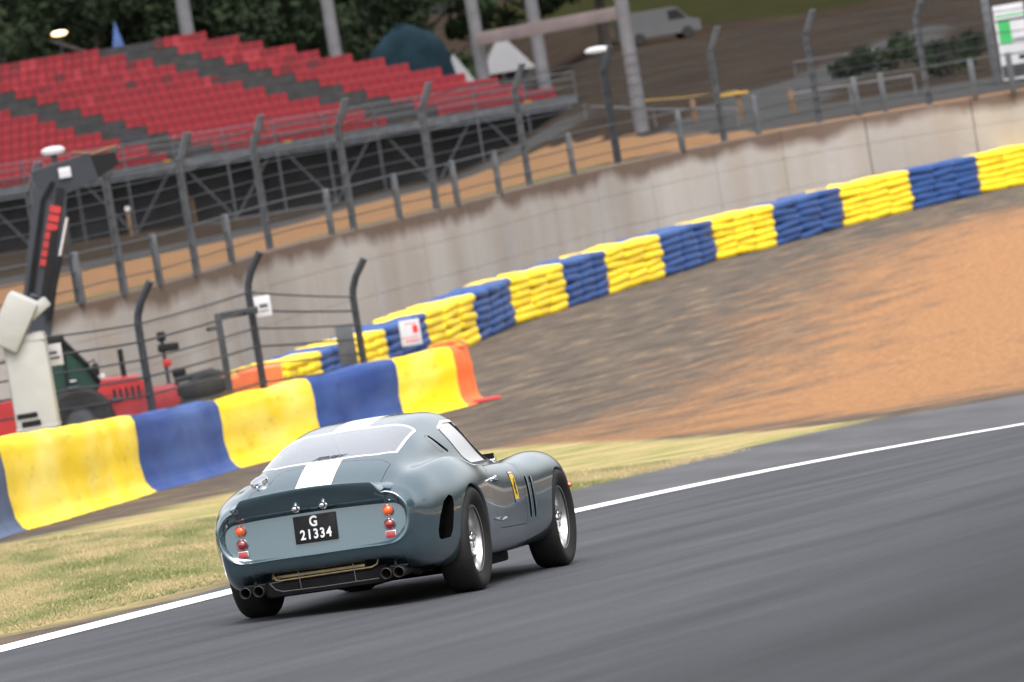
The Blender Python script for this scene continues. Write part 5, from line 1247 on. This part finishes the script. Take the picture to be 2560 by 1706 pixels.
# tarpaulin-covered mound
tpz = at(1015, 190, 304); z = up_z(tpz.x, tpz.y); mb = MB(); hz = at(1050, 62, 304).z - z
def tarp(u, v):
    a = 2 * math.pi * u; r = v; w1 = 2.75 * r * (abs(math.cos(a)) ** .6) * math.copysign(1, math.cos(a)); w2 = 1.6 * r * (abs(math.sin(a)) ** .6) * math.copysign(1, math.sin(a))
    h = hz * (1 - r ** 9) * (1 + .03 * math.sin(5 * a + 3 * r)) * (1 - .15 * max(0, math.cos(a)) * r - .30 * max(0, -math.cos(a)) * r)
    return (w1, w2, max(0, h))
mb.grid(tarp, 41, 16); tag(mb.build('covered_pile', 'tarp_blue', None), 'tall load covered with dark blue green tarpaulin beside the red seats', 'tarpaulin').location = (tpz.x, tpz.y, z)
def van(u, v, dep, ln, h, yawv, label, col):
    p = at(u, v, dep); z = up_z(p.x, p.y); o = thing('parked_van', label, 'van', (p.x, p.y, z), yawv)
    pr = [(-ln / 2, .35), (-ln / 2, h), (ln * .22, h), (ln * .36, h * .62), (ln / 2, h * .52), (ln / 2, .35)]
    MB().prism(pr, -.9, .9, lambda a, b, hh: (a, hh, b)).build('body', col, o, smooth_=False)
    MB().prism([(ln * .10, h * .62), (ln * .10, h * .92), (ln * .225, h * .92), (ln * .33, h * .62)], -.91, .91, lambda a, b, hh: (a, hh, b)).build('side_window', 'black_plastic', o, smooth_=False)
    for x in (-ln * .3, ln * .32): MB().lathe([(0, -.12), (.3, -.12), (.34, -.06), (.34, .06), (.3, .12), (0, .12)], 18, 'Y', (x, -.85, .34)).build('wheel', 'tyre', o)
    for x in (-ln * .3, ln * .32): MB().lathe([(0, -.12), (.3, -.12), (.34, -.06), (.34, .06), (.3, .12), (0, .12)], 18, 'Y', (x, .85, .34)).build('wheel', 'tyre', o)
van(1640, 40, 350, 4.4, 1.8, .2, 'pale van parked on the bare slope beyond the tall pale pole', 'van_white')
def tent(u, v, dep, w_, h, label, col):
    p = at(u, v, dep); z = up_z(p.x, p.y); o = thing('canvas_tent', label, 'tent', (p.x, p.y, z), .1, 'tents behind the grandstand')
    mb = MB(); mb.add([(-w_, -w_, h * .55), (w_, -w_, h * .55), (w_, w_, h * .55), (-w_, w_, h * .55), (0, 0, h)], [(0, 1, 4), (1, 2, 4), (2, 3, 4), (3, 0, 4)]); mb.build('canopy', col, o, smooth_=False)
    for i, (x, y) in enumerate(((-1, -1), (1, -1), (1, 1), (-1, 1))): MB().tube([(x * w_ * .97, y * w_ * .97, 0), (x * w_ * .97, y * w_ * .97, h * .56)], .05, 6).build('leg', 'light_steel', o)
    MB().box((-w_ * .5, w_ * .95, h * .27), (w_ * .9, .03, h * .54)).build('wall_cloth', col, o, smooth_=False); MB().box((w_ * .45, w_ * .95, h * .27), (w_ * .8, .03, h * .54)).build('wall_cloth', col, o, smooth_=False)
tent(965, 150, 330, 1.3, 4.6, 'white canvas tent between dark trees left of the tarpaulin', 'tent_white')
tent(1130, 120, 335, 1.2, 5.0, 'tall white tent behind the tarpaulin covered load', 'tent_white')
tent(1250, 90, 342, 1.5, 4.6, 'pale tent behind the brown banner', 'tent_white')
tent(300, 140, 322, .9, 9.4, 'small blue canvas peak above the top seats', 'blue_tent')
# round warm light glowing in the trees
q = at(148, 84, 325); zq = up_z(q.x, q.y); o = thing('lit_lamp', 'lit warm lamp shining among the dark trees above the seats', 'lamp', (q.x, q.y, zq))
MB().tube([(0, 0, 0), (0, 0, q.z - zq)], .06, 8).build('pole', 'dark_steel', o)
m, t, b = newmat('warm bulb'); b.inputs['Emission Color'].default_value = (1, .62, .28, 1); b.inputs['Emission Strength'].default_value = 1.6; M['bulb'] = m
mb = MB(); mb.lathe([(0, .14), (.16, .1), (.22, 0), (.16, -.1), (0, -.14)], 16, 'Z', (0, 0, q.z - zq)); mb.v = [(p_[0] * 1.9, p_[1], p_[2]) for p_ in mb.v]; mb.build('bulb', 'bulb', o)
# sign with green print on posts
sp_ = at(2558, 240, 178); sz = up_z(sp_.x, sp_.y); o = thing('notice_board', 'white and green notice board on grey posts behind the wall', 'sign', (sp_.x, sp_.y, sz)); k2 = 178 / 16000.
zz = at(2558, 100, 178).z - sz
MB().rbox((.05, -.05, zz), (1.05, .05, 2.1), .02).build('panel', 'white_board', o)
for (x, z, ww, hh, mt) in ((-.28, .28, .34, .62, 'green_print'), (.0, .62, .95, .06, 'dark_steel'), (.0, .75, .95, .05, 'green_print'), (.2, .05, .6, .05, 'dark_steel'), (.25, -.45, .5, .12, 'black_plastic'), (.0, -.8, 1.0, .35, 'dark_steel')): MB().box((.05 + x, -.08, zz + z), (ww, .006, hh)).build('printed_mark', mt, o)
for x in (-.65, .7): MB().rbox((x, 0, (zz + 1.3) / 2), (.22, .12, zz + 1.3), .02).build('post', 'galv', o)
# rails, stakes and tape on the upper ground
def ground_up(u, v): return hit(u, v, lambda x, y: up_z(x, y) if y > wall_y(x) + .2 else -50)
def rail(l, h, r, label, mat, name='hand_rail'):
    P = [ground_up(u, v) for u, v in l]; o = thing(name, label, 'rail', P[0])
    MB().tube([p - P[0] + Vector((0, 0, h)) for p in P], r, 6).build('rail', mat, o)
    for p in P: MB().tube([p - P[0], p - P[0] + Vector((0, 0, h))], r * .9, 6).build('post', mat, o)
rail([(1985, 285), (2130, 262), (2290, 236)], .55, .035, 'pale hand rail behind the wall fence', 'light_steel')
rail([(1465, 300), (1640, 318), (1850, 322)], .55, .04, 'grey pipe rail near the pale concrete pole', 'light_steel')
rail([(2250, 150), (2120, 172), (1990, 190)], .5, .03, 'thin pale rail on the brown slope', 'light_steel')
tp0 = [ground_up(1590, 290), ground_up(1850, 268)]; o = thing('barrier_tape', 'yellow tape strung low between brown stakes', 'tape', tp0[0])
MB().tube([Vector((0, 0, .5)), (tp0[1] - tp0[0]) * .5 + Vector((0, 0, .46)), tp0[1] - tp0[0] + Vector((0, 0, .5))], .03, 5).build('tape', 'yellow_tape', o)
for i, (u, v, lb, top) in enumerate(((1740, 310, 'brown stake under the yellow tape', None), (1855, 300, 'brown stake topped with a yellow plate', 1), (1985, 285, 'brown stake at the end of the pale hand rail', None), (490, 560, 'brown stake before the dark grandstand scaffold', None), (830, 490, 'brown stake with rusty top before the scaffold', None), (330, 590, 'brown stake with a pale cap before the scaffold', 2))):
    p = ground_up(u, v); h = .75 if i < 3 else 1.15; o = thing('wooden_stake', lb, 'stake', p, 0, 'wooden stakes')
    MB().rbox((0, 0, h / 2), (.16, .12, h), .02).build('stake', 'wood', o)
    if top == 1: MB().rbox((-.2, 0, h + .03), (1.0, .3, .07), .02).build('plate', 'yellow_tape', o)
    if top == 2: MB().rbox((0, 0, h + .08), (.22, .16, .18), .03).build('cap', 'white_board', o)
# dark hedge and shrubs on the right slope
def leaves(mb, c, rx, ry, rz, n, s, rnd):
    for _ in range(n):
        a, t = rnd.uniform(0, 6.283), math.acos(rnd.uniform(-1, 1)); r = rnd.random() ** .35; d = Vector((math.cos(a) * math.sin(t), math.sin(a) * math.sin(t), math.cos(t)))
        p = Vector(c) + Vector((d.x * rx, d.y * ry, d.z * rz)) * r; u = Vector((rnd.gauss(0, 1), rnd.gauss(0, 1), rnd.gauss(0, 1))).normalized(); v = u.orthogonal().normalized(); k = s * rnd.uniform(.6, 1.4)
        mb.add([p + u * k, p + v * k * .6, p - u * k, p - v * k * .6], [(0, 1, 2, 3)])
def tree(u, v, dep, h, cr, label, mat, seed, sides=5, f=up_z, pos=None, group='dark trees behind the grandstand', n=260):
    rnd = random.Random(seed); p = Vector(pos) if pos else at(u, v, dep); z = f(p.x, p.y); o = thing('leafy_tree', label, 'tree', (p.x, p.y, z), 0, group)
    mb = MB(); mb.tube([(0, 0, -.2), (.1, 0, h * .25), (-.1, .1, h * .55), (0, 0, h * .85)], [h * .028, h * .022, h * .015, h * .006], 9)
    tips = []
    for k in range(9):
        a = k * 2.4; zz_ = h * (.28 + .055 * k); e = Vector((math.cos(a) * cr * .62, math.sin(a) * cr * .62, zz_ + h * .12)); mb.tube([(0, 0, zz_), e * .5 + Vector((0, 0, zz_ * .5)), e], [h * .012, h * .008, h * .003], 6); tips.append(e)
    mb.build('trunk', 'bark', o); mb = MB()
    for k in range(34):
        a, t = rnd.uniform(0, 6.283), rnd.uniform(.08, 1); rr = cr * math.sqrt(rnd.random()) * (1 - .55 * abs(t - .4)); c = (math.cos(a) * rr, math.sin(a) * rr, h * (.22 + .78 * t)); q = cr * rnd.uniform(.20, .42)
        leaves(mb, c, q, q, q * .75, n, .16 + h * .006, rnd)
    mb.build('crown', mat, o, smooth_=False, fixn=False)
tl = [(-120, 120, 325, 15, 5.5, 'dark leafy tree above the end of the top seat row', 'leaf_dark'), (60, 120, 338, 16, 6, 'dark leafy tree behind the lit warm lamp', 'leaf_dark'), (250, 110, 330, 15, 5.5, 'dark leafy tree behind the blue canvas peak', 'leaf_dark'), (420, 100, 342, 16, 6, 'dark leafy tree behind the dim grey pole', 'leaf_dark'), (600, 100, 330, 14, 5, 'dark leafy tree between two pale poles', 'leaf_dark'), (730, 100, 338, 15, 5, 'dark leafy tree just left of the pole behind the upper seats', 'leaf_dark'), (900, 120, 345, 14, 5, 'dark leafy tree behind the white canvas tent', 'leaf_dark'), (1060, 100, 352, 13, 4.2, 'dark leafy tree behind the tarpaulin covered load', 'leaf_mid'), (1330, 60, 358, 13, 5, 'dark tree over the brown banner', 'leaf_dark'), (1500, 40, 362, 13, 5, 'dark tree behind the parked white vans', 'leaf_dark')]
for i, a in enumerate(tl): tree(*a, seed=i + 40, n=150)
def shrub(u, v, w_, h, label, mat, seed):
    p = ground_up(u, v); rnd = random.Random(seed); o = thing('shrub', label, 'shrub', p, 0, 'shrubs on the slope'); mb = MB()
    for k in range(6): mb.tube([(0, 0, 0), (rnd.uniform(-w_, w_) * .5, rnd.uniform(-.4, .4), h * .7)], [.04, .015], 5)
    mb.build('stems', 'bark', o); mb = MB()
    for k in range(10): leaves(mb, (rnd.uniform(-w_, w_) * .8, rnd.uniform(-.5, .5), h * rnd.uniform(.3, .8)), w_ * .4, .5, h * .3, 110, .10, rnd)
    mb.build('foliage', mat, o, smooth_=False, fixn=False)
shrub(2240, 175, 1.0, 1.2, 'dark green shrub left of the notice board', 'leaf_mid', 3); shrub(2380, 190, 1.1, 1.2, 'low dark shrub right beside the notice board post', 'leaf_dark', 4); shrub(2150, 190, .9, .9, 'low dark shrub near the pale hand rail', 'leaf_dark', 8)
# ------------------------------------------------------------------ the other side of the track: bank and trees mirrored in the bodywork
bx = []
for i in range(NS):
    p = LS[i] + rgt[i] * 13.; bx.append(p)
bx = np.array(bx)
M['bank'] = plain('earth bank', (.16, .10, .06), .95, var=.35, scale=.6, bump=.4, bscale=4)
M['kerb_y'] = plain('yellow kerb', (.6, .42, .04), .7, var=.15, scale=2)
mb = MB(); vv = []
for i in range(NS):
    for o_, h in ((.3, -.01), (3.5, .05), (6, .5), (10, 1.6), (16, 2.0)):
        q = LS[i] + rgt[i] * (13. + o_); vv.append((q[0], q[1], low_z(*(LS[i] + rgt[i] * 13.)) + h))
mb.v = vv; mb.f = [(i * 5 + j, i * 5 + j + 1, (i + 1) * 5 + j + 1, (i + 1) * 5 + j) for i in range(NS - 1) for j in range(4)]
o = mb.build('earth_bank', 'bank', None, fixn=False); o['kind'] = 'structure'
sheet('track_edge_kerb', LS + rgt * 12.9, LS + rgt * 13.6, 'kerb_y', .03, 3)
for i in range(0, 14):
    k = 25 + i * 9; q = LS[min(k, NS - 1)] + rgt[min(k, NS - 1)] * (27 + (i % 3) * 3); zq = low_z(*q)
    tree(0, 0, 0, 11 + (i % 4), 5., 'leafy tree on the bank across the track', 'leaf_mid', 90 + i, f=lambda x, y: low_z(x, y) + 1.2, pos=(q[0], q[1], 0), group='trees on the bank across the track', n=90)
